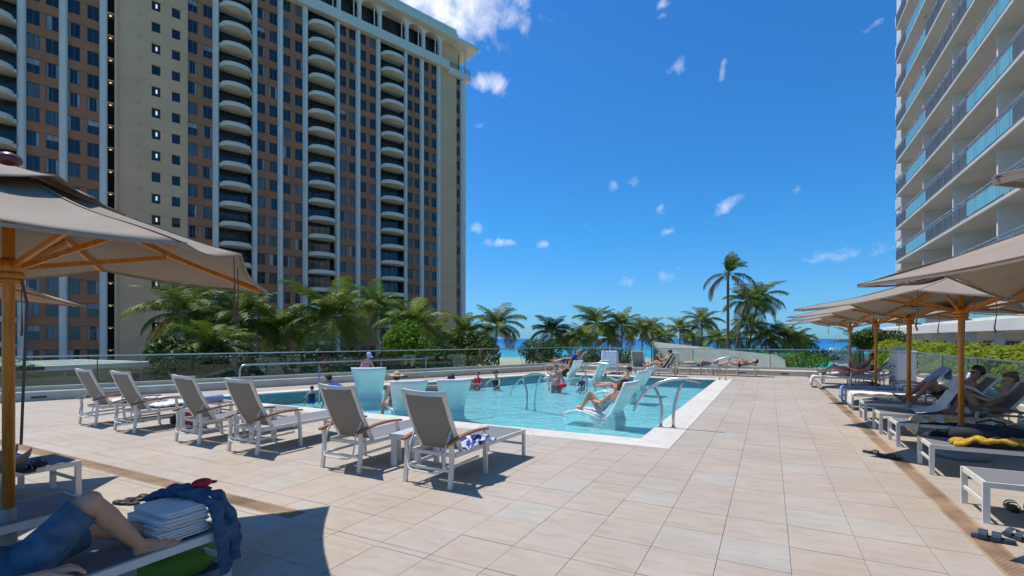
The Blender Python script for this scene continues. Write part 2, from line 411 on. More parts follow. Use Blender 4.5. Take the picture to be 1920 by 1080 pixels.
M['plaster'], M['mosaic'] = pool_mats()
PO = [(-1.89,8.15),(-1.89,21.26),(pool_x(21.26),21.26),(pool_x(8.15),8.15)]
pl = MB()
n = 4
pl.add([(x,y,PF) for x,y in PO], [(0,1,2,3)], 0)
cx, cy = -7, 15
for i in range(4):
    a, b = PO[i], PO[(i+1)%4]
    d = Vector((b[0]-a[0], b[1]-a[1])).normalized(); nn = Vector((d.y, -d.x))*.2
    pl.add([(a[0],a[1],PF),(b[0],b[1],PF),(b[0],b[1],-.03),(a[0],a[1],-.03),(a[0]+nn.x,a[1]+nn.y,PF),(b[0]+nn.x,b[1]+nn.y,PF),(b[0]+nn.x,b[1]+nn.y,-.03),(a[0]+nn.x,a[1]+nn.y,-.03)],
           [(1,0,3,2),(4,5,6,7),(3,7,6,2)], 1)
pool = tag(pl.build('pool', [M['plaster'], M['mosaic']]), kind='structure')
OUT = [(-1.325,7.6),(-1.325,21.81),(pool_x(21.81,.55),21.81),(pool_x(7.6,.55),7.6)]
for i in range(4):
    a, b, A, B = [Vector(p) for p in (PO[i], PO[(i+1)%4], OUT[i], OUT[(i+1)%4])]
    k = max(2, round((b-a).length/.98))
    for q in range(k):
        t0, t1 = q/k, (q+1)/k; e = .0025/(b-a).length
        quad = [a.lerp(b,t0+e), A.lerp(B,t0+e), A.lerp(B,t1-e), a.lerp(b,t1-e)]
        o = MB().prism([(p.x,p.y) for p in quad], -.045, .004+rt.uniform(-.0012,.0012)).build('coping_stone', M['coping'], pool, bevel=.006)
def wave(u, v):
    y = 8.153 + (21.257-8.153)*v; x = pool_x(y)+.003 + (-1.893-pool_x(y)-.003)*u
    h = noise.noise((x*1.4, y*1.4, 0))*.012 + noise.noise((x*4.2+9, y*3.6, 3))*.006
    return (x, y, WL+h*.6)
M['water'] = clear_mat('water', (.66,.885,.90), ior=1.333, bump=[(2.2,.8,(1,1.3,1)),(6,.55,(1,1.5,1)),(14,.28,(1,1.3,1))])
tag(MB().grid(wave, 110, 120).build('water', M['water'], smooth=True), kind='structure')

# ---- drains
M['drain'] = mat('drain', (.36,.235,.14), .8, vary=.5, scale=1.6, bump=.2, bscale=60)
M['drain_dark'] = mat('drain_dark', (.10,.07,.045), .9)
def drain(label, loc, rz, length):
    t = thing('drain_channel', label, 'drain', loc, rz)
    f = MB()
    for x0, x1 in ((0,.022),(.163,.185)): f.box(x0, x1, 0, length, -.05, -.001)
    f.box(.022,.163,-.0,.02,-.05,-.001); f.build('frame', M['drain'], t)
    b = MB(); k = int((length-.02)/.028)
    for i in range(k):
        y = .03+i*.028; b.box(.0225,.1625,y,y+.019,-.02,-.004)
    tag(b.build('grate_bars', M['drain'], t), kind='stuff')
    MB().box(.0225,.1625,.021,length,-.049,-.045).build('channel_floor', M['drain_dark'], t)
    return t
drain('long rusty slotted drain running past the feet of the loungers on the right', (1.457,-2.5,0), 0, 20)
drain('tan slotted drain between the shaded beds and the row of armed loungers', (-3.905,3.036,0), R(90), 15)

# ---- parapets and glass railings
def parapet(name, label, a, b, inner, hl=.23):
    "low wall from a to b (inner face); inner = unit normal pointing to the deck"
    a, b = Vector((*a,0)), Vector((*b,0)); d = (b-a).normalized(); n = Vector((*inner,0)); ln = (b-a).length
    t = thing(name, label, 'wall', a, math.atan2(d.y, d.x)); s = 1 if d.cross(n).z > 0 else -1   # local +y*s = inner
    pr = [(0,-.35),(0,hl-.02),(-.02,hl),(-.30,hl+.02),(-.30,hl+.13),(-.46,hl+.13),(-.46,-.8)]
    m = MB(); vs = [(0,y*s,z) for y,z in pr]+[(ln,y*s,z) for y,z in pr]; k = len(pr)
    fs = [(i,(i+1)%k,k+(i+1)%k,k+i) for i in range(k)]+[tuple(range(k)),tuple(range(2*k-1,k-1,-1))]
    m.add(vs, fs if s < 0 else [tuple(reversed(f)) for f in fs]); m.build('coping_wall', M['curb'], t)
    return t, s, ln
def glass_rail(name, label, a, b, inner, h0=.30, h1=1.17, step=1.75, off=.38, posts=()):
    a, b = Vector((*a,0)), Vector((*b,0)); d = (b-a).normalized(); n = Vector((*inner,0)); ln = (b-a).length
    if off: a = a - n*off
    t = thing(name, label, 'railing', a, math.atan2(d.y, d.x)); k = round(ln/step); st = ln/k
    me = MB().box(.008, st-.008, -.007, .007, h0, h1-.02).mesh('glass_panel', M['glass'])
    for i in range(k): inst('glass_panel', me, t, (i*st,0,0))
    MB().box(0, ln, -.022, .022, h1-.025, h1+.012).build('top_rail', M['alu'], t)
    MB().box(0, ln, -.03, .03, h0-.06, h0+.05).build('base_shoe', M['alu'], t)
    for i in range(1, k):
        if i % 2 == 0: MB().box(i*st-.012, i*st+.012, -.012, .012, h0, h1-.02).build('post', M['frame_dark'], t)
    return t
nl = (WN[0], WN[1])
A0, A1 = (wall_x(-3), -3), (wall_x(VB), VB)
w1, s1, l1 = parapet('parapet_wall', 'long low cream wall along the left edge of the deck below the glass', A0, A1, nl)
w2, s2, l2 = parapet('parapet_wall', 'low cream wall across the far end of the deck facing the palms', A1, (UR, VB), (0,-1))
w3, s3, l3 = parapet('parapet_wall', 'low cream wall behind the heads of the right-hand loungers', (UR, VB), (UR, -2), (-1,0), .16)
for w, s, xs in ((w1, s1, (9.2, 14, 20)), (w2, s2, (8.4, 10.1, 4.0))):
    for x in xs: MB().box(x, x+.3, (.012 if s > 0 else -.012)-.011, (.012 if s > 0 else -.012)+.011, .07, .12).build('scupper', M['frame_dark'], w)
CX = (WC-.38-WN[1]*(VB+.38))/WN[0]
glass_rail('glass_railing', 'glass railing on the left parapet in front of the brick tower', ((WC-.38+WN[1]*3)/WN[0], -3), (CX, VB+.38), nl, off=0)
glass_rail('glass_railing', 'glass railing across the far end with palms and beach behind it', (CX, VB+.38), (UR, VB+.38), (0,-1), off=0)
glass_rail('glass_railing', 'glass railing in front of the yellow-green hedge on the right', (UR-.1, VB-.6), (UR-.1, -2), (-1,0), .2, 1.12, 1.5, .2)

# ---- land, beach, lagoon, sea
def poly_sheet(name, pts, z, m): return tag(MB().add([(x,y,z) for x,y in pts], [tuple(range(len(pts)))]).build(name, m), kind='structure')
def camxy(X, Z): return (X*CS - Z*SN, X*SN + Z*CS)
def sea_mat():
    m, N, L, p = node_mat('sea')
    tc = N.new('ShaderNodeNewGeometry').outputs['Position']
    # distance from the shore along the look of the bay
    d = N.new('ShaderNodeVectorMath'); d.operation = 'DOT_PRODUCT'; L.new(tc, d.inputs[0]); d.inputs[1].default_value = (-SN, CS, 0)
    n = N.new('ShaderNodeTexNoise'); n.inputs['Scale'].default_value = .004; n.inputs['Detail'].default_value = 5; L.new(tc, n.inputs['Vector'])
    a = N.new('ShaderNodeMath'); a.operation = 'MULTIPLY_ADD'; L.new(n.outputs[0], a.inputs[0]); a.inputs[1].default_value = 500; L.new(d.outputs['Value'], a.inputs[2])
    mr = N.new('ShaderNodeMapRange'); mr.inputs[1].default_value = 420; mr.inputs[2].default_value = 1900; L.new(a.outputs[0], mr.inputs[0])
    r = N.new('ShaderNodeValToRGB'); L.new(mr.outputs[0], r.inputs[0]); e = r.color_ramp.elements
    e[0].color = (.10,.46,.52,1); e[1].color = (.004,.095,.29,1); x = e.new(.14); x.color = (.05,.40,.52,1); x = e.new(.26); x.color = (.012,.18,.40,1)
    L.new(r.outputs[0], p.inputs['Base Color']); p.inputs['Roughness'].default_value = .35; p.inputs['Specular IOR Level'].default_value = .25
    w = N.new('ShaderNodeTexNoise'); w.inputs['Scale'].default_value = .12; w.inputs['Detail'].default_value = 6; L.new(tc, w.inputs['Vector'])
    b = N.new('ShaderNodeBump'); b.inputs['Strength'].default_value = .6; b.inputs['Distance'].default_value = 1.5; L.new(w.outputs[0], b.inputs['Height']); L.new(b.outputs[0], p.inputs['Normal'])
    return m
poly_sheet('sea', [camxy(-40000,-3000), camxy(40000,-3000), camxy(40000,40000), camxy(-40000,40000)], GZ-.55, sea_mat())
M['sand'] = mat('sand', (.52,.43,.30), .95, vary=.12, scale=.08, bump=.3, bscale=.6)
M['lawn'] = mat('lawn', (.055,.085,.025), .95, col2=(.11,.13,.05), scale=.15, bump=.4, bscale=3)
poly_sheet('beach', [camxy(-260,60), camxy(140,60), camxy(110,235), camxy(60,262), camxy(20,255), camxy(-10,270), camxy(-60,262), camxy(-260,280)], GZ-.1, M['sand'])
poly_sheet('ground', [camxy(-260,-120), camxy(300,-120), camxy(330,170), camxy(150,170), camxy(95,128), camxy(40,112), camxy(0,104), camxy(-60,112), camxy(-260,140)], GZ, M['lawn'])
poly_sheet('car_park', [camxy(52,60), camxy(200,60), camxy(330,330), camxy(150,330)], GZ+.03, M['asphalt'])

M['bounce_ground'] = mat('bounce_ground', (.56,.465,.36), .9, vary=.12, scale=.3, bump=.1, bscale=2)  # pale ground added to bounce warm light up onto the brick tower
poly_sheet('bounce_ground', [(wall_x(-120)-60,-120), (wall_x(-120)+8,-120), (wall_x(30)-1,30), (-8,75), (-20,110), (-60,110), (-95,60)], GZ+.02, M['bounce_ground'])
# ================================================================ BUILDINGS
M['brick'] = mat('brick', (.44,.175,.085), .85, vary=.09, scale=.35)
M['groove'] = mat('groove', (.06,.03,.02), .9)
M['cream'] = mat('cream', (.80,.465,.25), .85, vary=.06, scale=.3)
M['pil'] = mat('pilaster_white', (.80,.70,.59), .7, vary=.05, scale=.4)
M['balc'] = mat('balcony_white', (.76,.67,.52), .75, vary=.05, scale=.5)
M['rail_dark'] = mat('rail_dark', (.03,.03,.03), .5)
M['dark_in'] = mat('dark_interior', (.02,.017,.014), .7)
M['pane'] = mat('pane', (.012,.018,.024), .05, spec=.75, rnd=.5)
M['pane_curtain'] = mat('pane_curtain', (.085,.09,.09), .15, spec=.8, vary=.55, scale=1.5, stretch=(2.5,2.5,.1), rnd=.5)
M['glow'] = mat('glow', (1,.8,.5), .5); 
def glow_mat(name, col, s):
    m = bpy.data.materials.new(name); m.use_nodes = True; p = m.node_tree.nodes['Principled BSDF']
    p.inputs['Emission Color'].default_value = (*col,1); p.inputs['Emission Strength'].default_value = s; return m
M['glow'] = glow_mat('corridor_glow', (1,.72,.4), 1.6); M['glow_white'] = glow_mat('stair_glow', (1,.95,.8), .5)

def brick_tower():
    t = thing('apartment_tower', 'tall brown brick tower with white pilasters and stacked curved balconies', 'building', (-54.94, 75.66, 0), math.atan2(.9398, .3417))
    zk = [52.65-2.75*k for k in range(23)]; zb = zk[-1]
    PL = [-61.1,-55.95,-52.5,-48.9,-37.0,-32.15,-28.6,-24.95,-19.9,-16.4,-12.75,-7.55,-4.13,-.5]
    bays = [(-55.95,-52.5),(-52.5,-48.9),(-40.62,-37.0),(-32.15,-28.6),(-28.6,-24.95),(-19.9,-16.4),(-16.4,-12.75),(-7.55,-4.13),(-4.13,-.5)]
    bals = [(-61.1,-55.95),(-37.0,-32.15),(-24.95,-19.9),(-12.75,-7.55)]
    wall = MB(); W, H = 1.12, 1.70; wins = []
    for a, b in bays:
        x0, x1 = a+.37, b-.37
        for i, z in enumerate(zk[:-1]):
            wall.box(x0, x1, 0, .3, z-2.75, z-H, 0)
            wall.box(x0+W, x1-W, 0, .3, z-H+.0, z-.045, 0)
            wins += [(x0+W/2, z-H, i), (x1-W/2, z-H, i)]
        wall.box(x0, x1, .302, .4, zb, zk[0], 1)
        wall.box(x0, x1, 0, .3, GZ, zb, 0)
    wall.box(-75, -61.5, 0, .3, GZ, zk[0], 0)
    wall.build('brick_wall', [M['brick'], M['groove']], t)
    # cream stair core, blank end bay
    st = MB(); a, b = -47.55, -40.27; cols = [(-44.17,-43.22), (-42.02,-41.09)]
    for i, z in enumerate(zk[:-1]):
        st.box(a, b, -.12, .3, z-2.15+.012, z-.65, 0)
        for x0, x1 in ((a, cols[0][0]), (cols[0][1], cols[1][0]), (cols[1][1], b)): st.box(x0, x1, -.12, .3, z-2.75-.65+.012, z-2.15, 0)
        for x0, x1 in cols: wins.append(((x0+x1)/2, z-2.75-.63, 100+i if x0 < -43 else 200+i))
        st.box(-45.6, -45.35, -.3, -.121, z-2.0, z-1.9, 0); st.box(-45.6,-45.5,-.3,-.121,z-1.75,z-1.65,0)
    st.box(a, b, -.12, .3, zk[0]-.64, zk[0], 0); st.box(a, b, .31, .4, GZ, zk[0], 1); st.box(a, b, -.12, .3, GZ, zb-.66, 0)
    st.box(a-.3, a-.02, -.3, .3, GZ, zk[0], 0)
    st.build('stair_core', [M['cream'], M['groove']], t)
    en = MB()
    for i, z in enumerate(zk): en.box(-.12, 3.68, .0, .3, z-2.75+.02 if i else z-2.75, z, 0)
    en.box(3.68, 4.62, .25, .4, GZ, zk[0], 0)
    for z in zk[:-1]: en.box(3.7, 4.6, .06, .24, z-2.75, z-1.7, 1)
    en.build('end_wall', [M['cream'], M['brick']], t)
    for z in range(22): wins.append((4.15, zk[z]-1.7, z))
    # windows
    def win_mesh(w, h, pm, split=True):
        m = MB(); m.box(-w/2, w/2, .16, .18, 0, h, 0)
        f = .05
        m.box(-w/2, w/2, .10, .159, 0, f, 1); m.box(-w/2, w/2, .10, .159, h-f, h, 1)
        m.box(-w/2, -w/2+f, .10, .159, f, h-f, 1); m.box(w/2-f, w/2, .10, .159, f, h-f, 1)
        if split: m.box(-.02, .02, .11, .159, f, h-f, 1)
        return m
    bigA, bigC = win_mesh(W, H, 0), win_mesh(W, H, 0)
    cur = mat('curtain', (.34,.35,.35), .9, vary=.25, scale=9, stretch=(3,3,.1), rnd=.3)
    def draped(parts):
        m = win_mesh(W, H, 0)
        for x0, x1, z0 in parts: m.box(-W/2+.05+x0*(W-.1), -W/2+.05+x1*(W-.1), .1592, .1597, z0, H-.05, 2)
        return m
    sm = win_mesh(.93, 1.22, 0, False)
    fr = mat('window_frame', (.16,.15,.14), .5)
    me = {'a': bigA.mesh('window', [M['pane'], fr]), 'c': bigC.mesh('window', [M['pane_curtain'], fr]), 's': sm.mesh('window', [M['pane'], fr])}
    for nm, pr in (('d1',[(0,.22,.05)]),('d2',[(.74,1,.05)]),('d3',[(0,.16,.05),(.80,1,.05)]),('d4',[(.0,1,1.05)]),('d5',[(0,.46,.05)])): me[nm] = draped(pr).mesh('window', [M['pane'], fr, cur])
    q = random.Random(5); wins.sort(key=lambda w: w[0] + (0 if w[2] < 15 else 3)); rest = MB()
    for n, (x, z, i) in enumerate(wins):
        k = 's' if i >= 100 else ('c' if q.random() < (.12 if i % 100 < 9 else .55) else 'a')
        if k == 'a' and q.random() < (.25 if i % 100 < 8 else .6): k = q.choice(['d1','d2','d3','d3','d4','d5'])
        if n < 300: inst('window', me[k], t, (x, 0, z))
        else:
            s = (sm if k == 's' else bigA); b = len(rest.v); rest.v += [(p[0]+x, p[1], p[2]+z) for p in s.v]
            rest.f += [tuple(b+j for j in f) for f in s.f]; rest.m += [(2 if (k == 'c' and j == 0) else j) for j in s.m]
        if 100 <= i < 200 and q.random() < .5:
            MB().box(x-.02, x+.16, .12, .15, z+.45, z+.95).build('stair_light', M['glow_white'], t) if n < 300 else None
    tag(rest.build('far_windows', [M['pane'], fr, M['pane_curtain']], t), kind='stuff')
    # pilasters
    for p in PL + [5.2]:
        m = MB(); w = .37 if p < 5 else .58
        m.box(p-w, p+w, -.18, .3, GZ, zk[0]-.002); m.box(p-w*.55, p+w*.55, -.42, -.181, GZ, zk[0]-.002)
        m.build('pilaster', M['pil'], t)
    # corridor
    m = MB(); m.box(-48.53, -47.86, 1.4, 1.5, GZ, zk[0], 1); m.box(-48.53,-48.50,.3,1.4,GZ,zk[0],1); m.box(-47.9,-47.86,.3,1.4,GZ,zk[0],1)
    for z in zk: m.box(-48.5, -47.9, .05, 1.39, z-.22, z-.04, 0)
    m.build('corridor', [M['cream'], M['dark_in']], t)
    m = MB()
    for z in zk[2:]: m.box(-48.3, -48.12, .45, .6, z-.25, z-.225)
    m.build('corridor_lights', M['glow'], t)
    # balconies
    def balcony(Wd):
        m = MB(); n = 18; D = 1.55; out = []; inn = []
        for i in range(n+1):
            a = math.pi*i/n; cxx = Wd/2 - (Wd/2-.22)*math.cos(a); yy = -.25 - D*math.sin(a)**.75
            out.append((cxx, yy)); inn.append((Wd/2-(Wd/2-.36)*math.cos(a), -.25-(D-.16)*math.sin(a)**.75))
        k = n+1
        vs = [(x,y,.35) for x,y in out]+[(x,y,.92) for x,y in out]+[(x,y,.92) for x,y in inn]+[(x,y,.52) for x,y in inn]
        fs = []
        for i in range(n):
            fs += [(i,k+i,k+i+1,i+1)[::-1], (k+i,2*k+i,2*k+i+1,k+i+1)[::-1], (2*k+i,3*k+i,3*k+i+1,2*k+i+1)[::-1]]
        fs.append(tuple(range(k))); fs.append(tuple(range(4*k-1,3*k-1,-1)))
        m.add(vs, fs, 0)
        m.box(0, Wd, -.25, 1.0, .35, .52, 0); m.box(0.0,.3,-.55,-.251,.42,.74,0); m.box(Wd-.3,Wd,-.55,-.251,.42,.74,0)
        r = MB()
        for i in range(1, n):
            x, y = inn[i][0], inn[i][1]-.08; r.box(x-.012,x+.012,y-.012,y+.012,.92,1.42)
        r.tube([(x,y-.08,1.42) for x,y in inn], .022, 5)
        d = MB(); d.box(0, Wd, .95, .99, .52, 3.1, 0)
        for i in range(5):
            x = .03+(Wd-.06)*i/4; d.box(x-.035,x+.035,.9,.949,.52,3.1,1)
        d.box(0,Wd,.91,.949,2.55,2.62,1); d.box(-.01,.0,-.2,.95,.52,3.1,2); d.box(Wd,Wd+.01,-.2,.95,.52,3.1,2)
        return (m.mesh('balcony', M['balc']), r.mesh('balcony_rail', M['rail_dark']), d.mesh('balcony_door', [M['pane'], M['rail_dark'], M['dark_in']]))
    for a, b in bals:
        Wd = b-a-.74; mb, mr, md = balcony(Wd)
        for z in zk[1:-1]:
            o = inst('balcony', mb, t, (a+.37, 0, z-.001)); inst('balcony_rail', mr, o); inst('balcony_door', md, t, (a+.37, 0, z))
        wall_b = MB().box(a+.37, b-.37, .995, 1.1, GZ, zk[0]).build('bay_back', M['dark_in'], t)
    # top: cornice band, penthouse, roof
    MB().box(-75, 1.4, -1.0, .2, 52.652, 54.25).box(1.402, 6.6, -.8, 18, 52.1, 53.3).build('cornice', M['balc'], t, bevel=.04)
    m = MB(); m.box(-75, -.2, .9, 1.0, 54.25, 58, 0)
    for x in [i*1.2-75 for i in range(63)]:
        if x < -.3: m.box(x-.03, x+.03, .85, .899, 54.25, 58, 1)
    m.box(-75,-.2,.85,.899,56.9,57.0,1); m.build('penthouse_glazing', [M['pane'], M['rail_dark']], t)
    for p in PL:
        m = MB(); secs = [(54.25,.27),(56.7,.27),(57.3,.36),(57.65,.62),(57.87,1.05),(58.0,1.6)]; vs = []
        for z, w in secs: vs += [(p-w,-.8,z),(p+w,-.8,z),(p+w,-.25+min(w-.3,.6),z),(p-w,-.25+min(w-.3,.6),z)]
        fs = [(4*i+j,4*i+(j+1)%4,4*i+4+(j+1)%4,4*i+4+j) for i in range(5) for j in range(4)]
        m.add(vs, fs); m.box(p-.9,p-.75,-.3,-.15,54.25,58); m.build('flared_column', M['pil'], t)
    MB().box(-.2, 4.4, .35, 17, 53.3, 58).build('penthouse_wall', M['cream'], t)
    MB().box(5.6,5.85,-.3,0,53.3,58).box(5.6,5.85,14,14.3,53.3,58).build('corner_post', M['pil'], t)
    m = MB(); m.box(-75, 2.4, -2.3, 18, 58.002, 58.9).box(-75, 2.3, -2.0, 18, 58.9, 59.9).box(2.402, 7.6, -2.0, 18, 57.9, 58.7)
    m.build('roof_slab', M['balc'], t, bevel=.03)
    m = MB()
    for i in range(27): m.box(1.6+i*.18,1.625+i*.18,-.7,-.675,53.3,54.2)
    m.box(1.5,6.6,-.705,-.67,54.2,54.25)
    for i in range(60): m.box(6.45,6.475,-.7+i*.3,-.675+i*.3,53.3,54.2)
    m.build('roof_railing', M['rail_dark'], t)
    MB().box(5.5, 5.74, .31, 18, GZ, 52.1).build('side_wall', M['pil'], t)
    eb = MB()
    n = 10; pts = [(0, 1.2+3.4*i/n) for i in range(n+1)]
    arc = [(.85*math.sin(math.pi*i/n), 2.9-1.7*math.cos(math.pi*i/n)) for i in range(n+1)]
    eb.prism([(x,y) for x,y in arc], .35, .85); em = eb.mesh('side_balcony', M['balc'])
    er = MB().tube([(x*.95,y,1.35) for x,y in arc], .03, 5)
    for x, y in arc: er.box(x*.95-.015,x*.95+.015,y-.015,y+.015,.85,1.35)
    erm = er.mesh('balcony_rail', M['rail_dark'])
    for z in zk[1:-1]:
        o = inst('side_balcony', em, t, (5.742, 0, z)); inst('balcony_rail', erm, o)
    MB().box(-75, 5.49, 1.52, 18, GZ, 58).build('core', M['dark_in'], t)
    return t
brick_tower()

M['slab'] = mat('slab', (.60,.58,.54), .85, vary=.06, scale=.5)
M['partition'] = mat('partition', (.68,.66,.62), .85, vary=.04, scale=.6)
M['teal'] = mat('teal_glass', (.19,.45,.46), .12, spec=.6, rnd=.06)
M['picket'] = mat('picket_grey', (.22,.23,.26), .5)
M['door_glass'] = mat('door_glass', (.10,.11,.12), .08, spec=.8, vary=.5, scale=.6, rnd=.3)
def hotel():
    U = 9.3; t = thing('hotel_tower', 'white balcony tower on the right with turquoise glass and grey picket railings', 'building', (U, 14, 0))
    # local: x inward from the facade, y along (0 = v 14)
    L = 36.9; zs = [2.35+2.76*i for i in range(13)]
    part_y = [44.3-14-6.4*i for i in range(6)]
    segs = [('p', 47.7-14, L), ('t', 42.3-14, 47.7-14), ('p', 34.5-14, 42.3-14), ('t', 28.9-14, 34.5-14), ('p', 21.3-14, 28.9-14), ('t', 15.8-14, 21.3-14), ('p', 0, 1.8)]
    sl = MB().box(0, 2.6, 0, L, 0, .19).box(-.012,.06,-.01,L+.012,.03,.15).mesh('floor_slab', M['slab'])
    for z in zs: inst('floor_slab', sl, t, (0,0,z))
    for y in part_y + [L-.12]:
        for z in zs[:-1]: inst('partition_wall', bpy.data.meshes.get('partition_wall') or MB().box(.32, 2.5, -.1, .1, .191, 2.759).mesh('partition_wall', M['partition']), t, (0,y,z))
    for i in range(len(part_y)):
        y1 = part_y[i]-.1; y0 = (part_y[i+1]+.1) if i+1 < len(part_y) else 0
        if bpy.data.meshes.get('balcony_back') is None:
            w = y1-y0; m = MB()
            m.box(2.3,2.4,0,w*.30,.19,2.76,1)
            m.box(2.3,2.4,w*.30,w,2.45,2.76,1); m.box(2.36,2.39,w*.30,w,.19,2.45,0)
            for k in range(4): m.box(2.3,2.359,w*.3+k*(w*.7-.06)/3,w*.3+.06+k*(w*.7-.06)/3,.19,2.45,2)
            m.mesh('balcony_back', [M['door_glass'], M['partition'], M['alu']])
        for z in zs[:-1]: inst('balcony_back', bpy.data.meshes['balcony_back'], t, (0,y0,z))
    MB().box(2.3,2.4,part_y[0]+.1,L-.1,2.54,35).build('end_back_wall', M['partition'], t)
    for i, (kind, a, b) in enumerate(segs):
        if kind == 't':
            n = 4; w = (b-a)/n
            gm = MB().box(.02,.035,.012,w-.012,.30,1.02).mesh('turquoise_panel', M['teal'])
        else:
            m = MB(); y = a
            while y < b-.01: m.box(.025,.04,y,y+.02,.28,1.02); y += .105
            m.box(.02,.05,a,b,.26,.29); m.box(.02,.05,a,b,1.0,1.03)
            y = a
            while y < b: m.box(.015,.06,y,y+.05,.19,1.22); y += 1.3
            pm = m.mesh('picket_rail', M['picket'])
        for z in zs[:-1]:
            if kind == 't':
                for k in range(n): inst('turquoise_panel', gm, t, (0, a+k*w, z))
            else: inst('picket_rail', pm, t, (0,0,z))
    tr = MB().box(.0,.06,0,L,1.22,1.27).box(.01,.05,0,L,1.05,1.09); y = 0
    while y < L: tr.box(.012,.045,y,y+.04,.2,1.22); y += 1.38
    tr.box(.0,.05,L-.01,L+.03,.19,1.27)
    trm = tr.mesh('handrail', M['alu'])
    for z in zs[:-1]: inst('handrail', trm, t, (0,0,z))
    sr = MB().box(.05,2.4,L-.03,L,1.22,1.27).box(.05,2.4,L-.03,L,.26,.3)
    for k in range(22): sr.box(.08+k*.105,.1+k*.105,L-.025,L-.005,.3,1.22)
    srm = sr.mesh('side_railing', M['picket'])
    for z in zs[:-1]: inst('side_railing', srm, t, (0,0,z))
    MB().box(2.6,14,0,L+.3,2.0,35.4).build('core', M['partition'], t)
    co = MB().box(1.5,10,L+1.1,L+8,-8,35.6)
    co.build('stair_wall', M['partition'], t)
    sm = MB().box(.75,1.5,L+1.1,L+4.5,0,.9).mesh('side_ledge', M['slab'])
    for z in zs[:-1]: inst('side_ledge', sm, t, (0,0,z-.2))
    # a person's chair and laundry on the balconies
    for y, z in ((46-14,zs[1]), (33.2-14, zs[3]), (30.8-14, zs[2])):
        m = MB(); m.box(.5,.95,y,y+.45,.6,.64); m.box(.9,.95,y,y+.45,.64,1.15)
        for a in (.5,.9):
            for b in (0,.4): m.box(a,a+.05,y+b,y+b+.05,.19,.6)
        o = m.build('balcony_chair', M['plaster_white']); o.location = (U, 14, z)
        tag(o, {46-14:'white chair on the far low balcony behind the picket railing',33.2-14:'white chair on a balcony of the fourth row up behind pickets',30.8-14:'white chair on a balcony beside turquoise glass panels'}[y], 'chair', 'chairs on the hotel balconies')
    return t
hotel()

def pavilion():
    t = thing('low_pavilion', 'low white building with flat canopy and columns behind the hedge', 'building', (8.6, 16, 0))
    MB().box(0,3.2,0,38,1.98,2.5).box(.15,3.1,0,38,2.5,2.62).build('canopy', M['plaster_white'], t, bevel=.02)
    cm = MB().box(-.16,.16,-.16,.16,-2,1.979).mesh('column', M['plaster_white'])
    for i in range(12): inst('column', cm, t, (.5, .4+i*3.3, 0))
    m = MB(); m.box(2.6,2.7,0,38,-2,1.979,1)
    for i in range(11):
        y = 1.0+i*3.3; m.box(2.55,2.598,y,y+2.3,-1.2,1.5,0); m.box(2.5,2.549,y-.06,y,-1.2,1.5,2); m.box(2.5,2.549,y+2.3,y+2.36,-1.2,1.5,2); m.box(2.5,2.549,y+1.12,y+1.18,-1.2,1.5,2)
    m.build('shopfront', [M['door_glass'], M['plaster_white'], M['rail_dark']], t)
    MB().box(-2.2,6,-22,38.3,GZ,-1.9).build('podium', M['concrete'], t)
    return t
pavilion()

M['roof_tile'] = mat('roof_tile', (.34,.33,.21), .9, vary=.35, scale=3)
M['dark_wood'] = mat('dark_wood', (.07,.05,.04), .7, vary=.4, scale=2, stretch=(1,1,.1))
M['tan_wall'] = mat('tan_wall', (.42,.33,.21), .85, vary=.1, scale=.6)
def tiled_house():
    # hipped tile roof just beyond the left parapet: eave line and ridge
    e0, e1 = ray(-260, 19), ray(84, 24.5); e0.z = e1.z = .28
    d = (e1-e0).normalized(); nb = Vector((-d.y, d.x, 0)); nb = nb if nb.dot(Vector((-SN,CS,0))) > 0 else -nb
    ln = (e1-e0).length; t = thing('tiled_roof_house', 'low building with olive barrel-tile roof at the left edge beyond the parapet', 'building', (e0.x,e0.y,0), math.atan2(d.y,d.x))
    rows = MB(); n = int(ln/.34); W = 4.2
    s = 1 if Vector((-math.sin(t.rotation_euler.z), math.cos(t.rotation_euler.z),0)).dot(nb) > 0 else -1
    for i in range(n):
        x = .17+i*.34; top = min(W, (ln-x)*1.0)
        if top < .3: continue
        k = max(1,int(top/.42))
        for j in range(k):
            y0 = j*.42; y1 = y0+.46; z0 = .28+y0*.42+.03; z1 = .28+y1*.42
            vs = []
            for y, z, w in ((y0,z0,.165),(y1,z1,.14)):
                for a in range(5):
                    th = math.pi*a/4; vs.append((x-w*math.cos(th), s*y, z+.085*math.sin(th)))
            rows.add(vs, [(a,a+1,6+a,5+a) if s < 0 else (5+a,6+a,a+1,a) for a in range(4)]+[(0,1,2,3,4)])
    tag(rows.build('roof_tiles', M['roof_tile'], t), kind='stuff')
    m = MB(); m.add([(0,0,.27),(ln,0,.27),(ln-W,s*W,.27+W*.42),(0,s*W,.27+W*.42)], [(0,1,2,3)])
    m.add([(ln,0,.27),(ln+.3,s*3,.27),(ln+.3,s*9,.27),(ln-W,s*W,.27+W*.42)], [(0,1,2,3)])
    m.build('roof_deck', M['roof_tile'], t)
    m = MB(); m.box(0,ln,min(0,s*.16),max(0,s*.16),.08,.26); m.build('fascia', M['dark_wood'], t)
    MB().box(0,ln-.8,min(s*.7,s*8),max(s*.7,s*8),GZ,.08).build('wall', M['tan_wall'], t)
tiled_house()
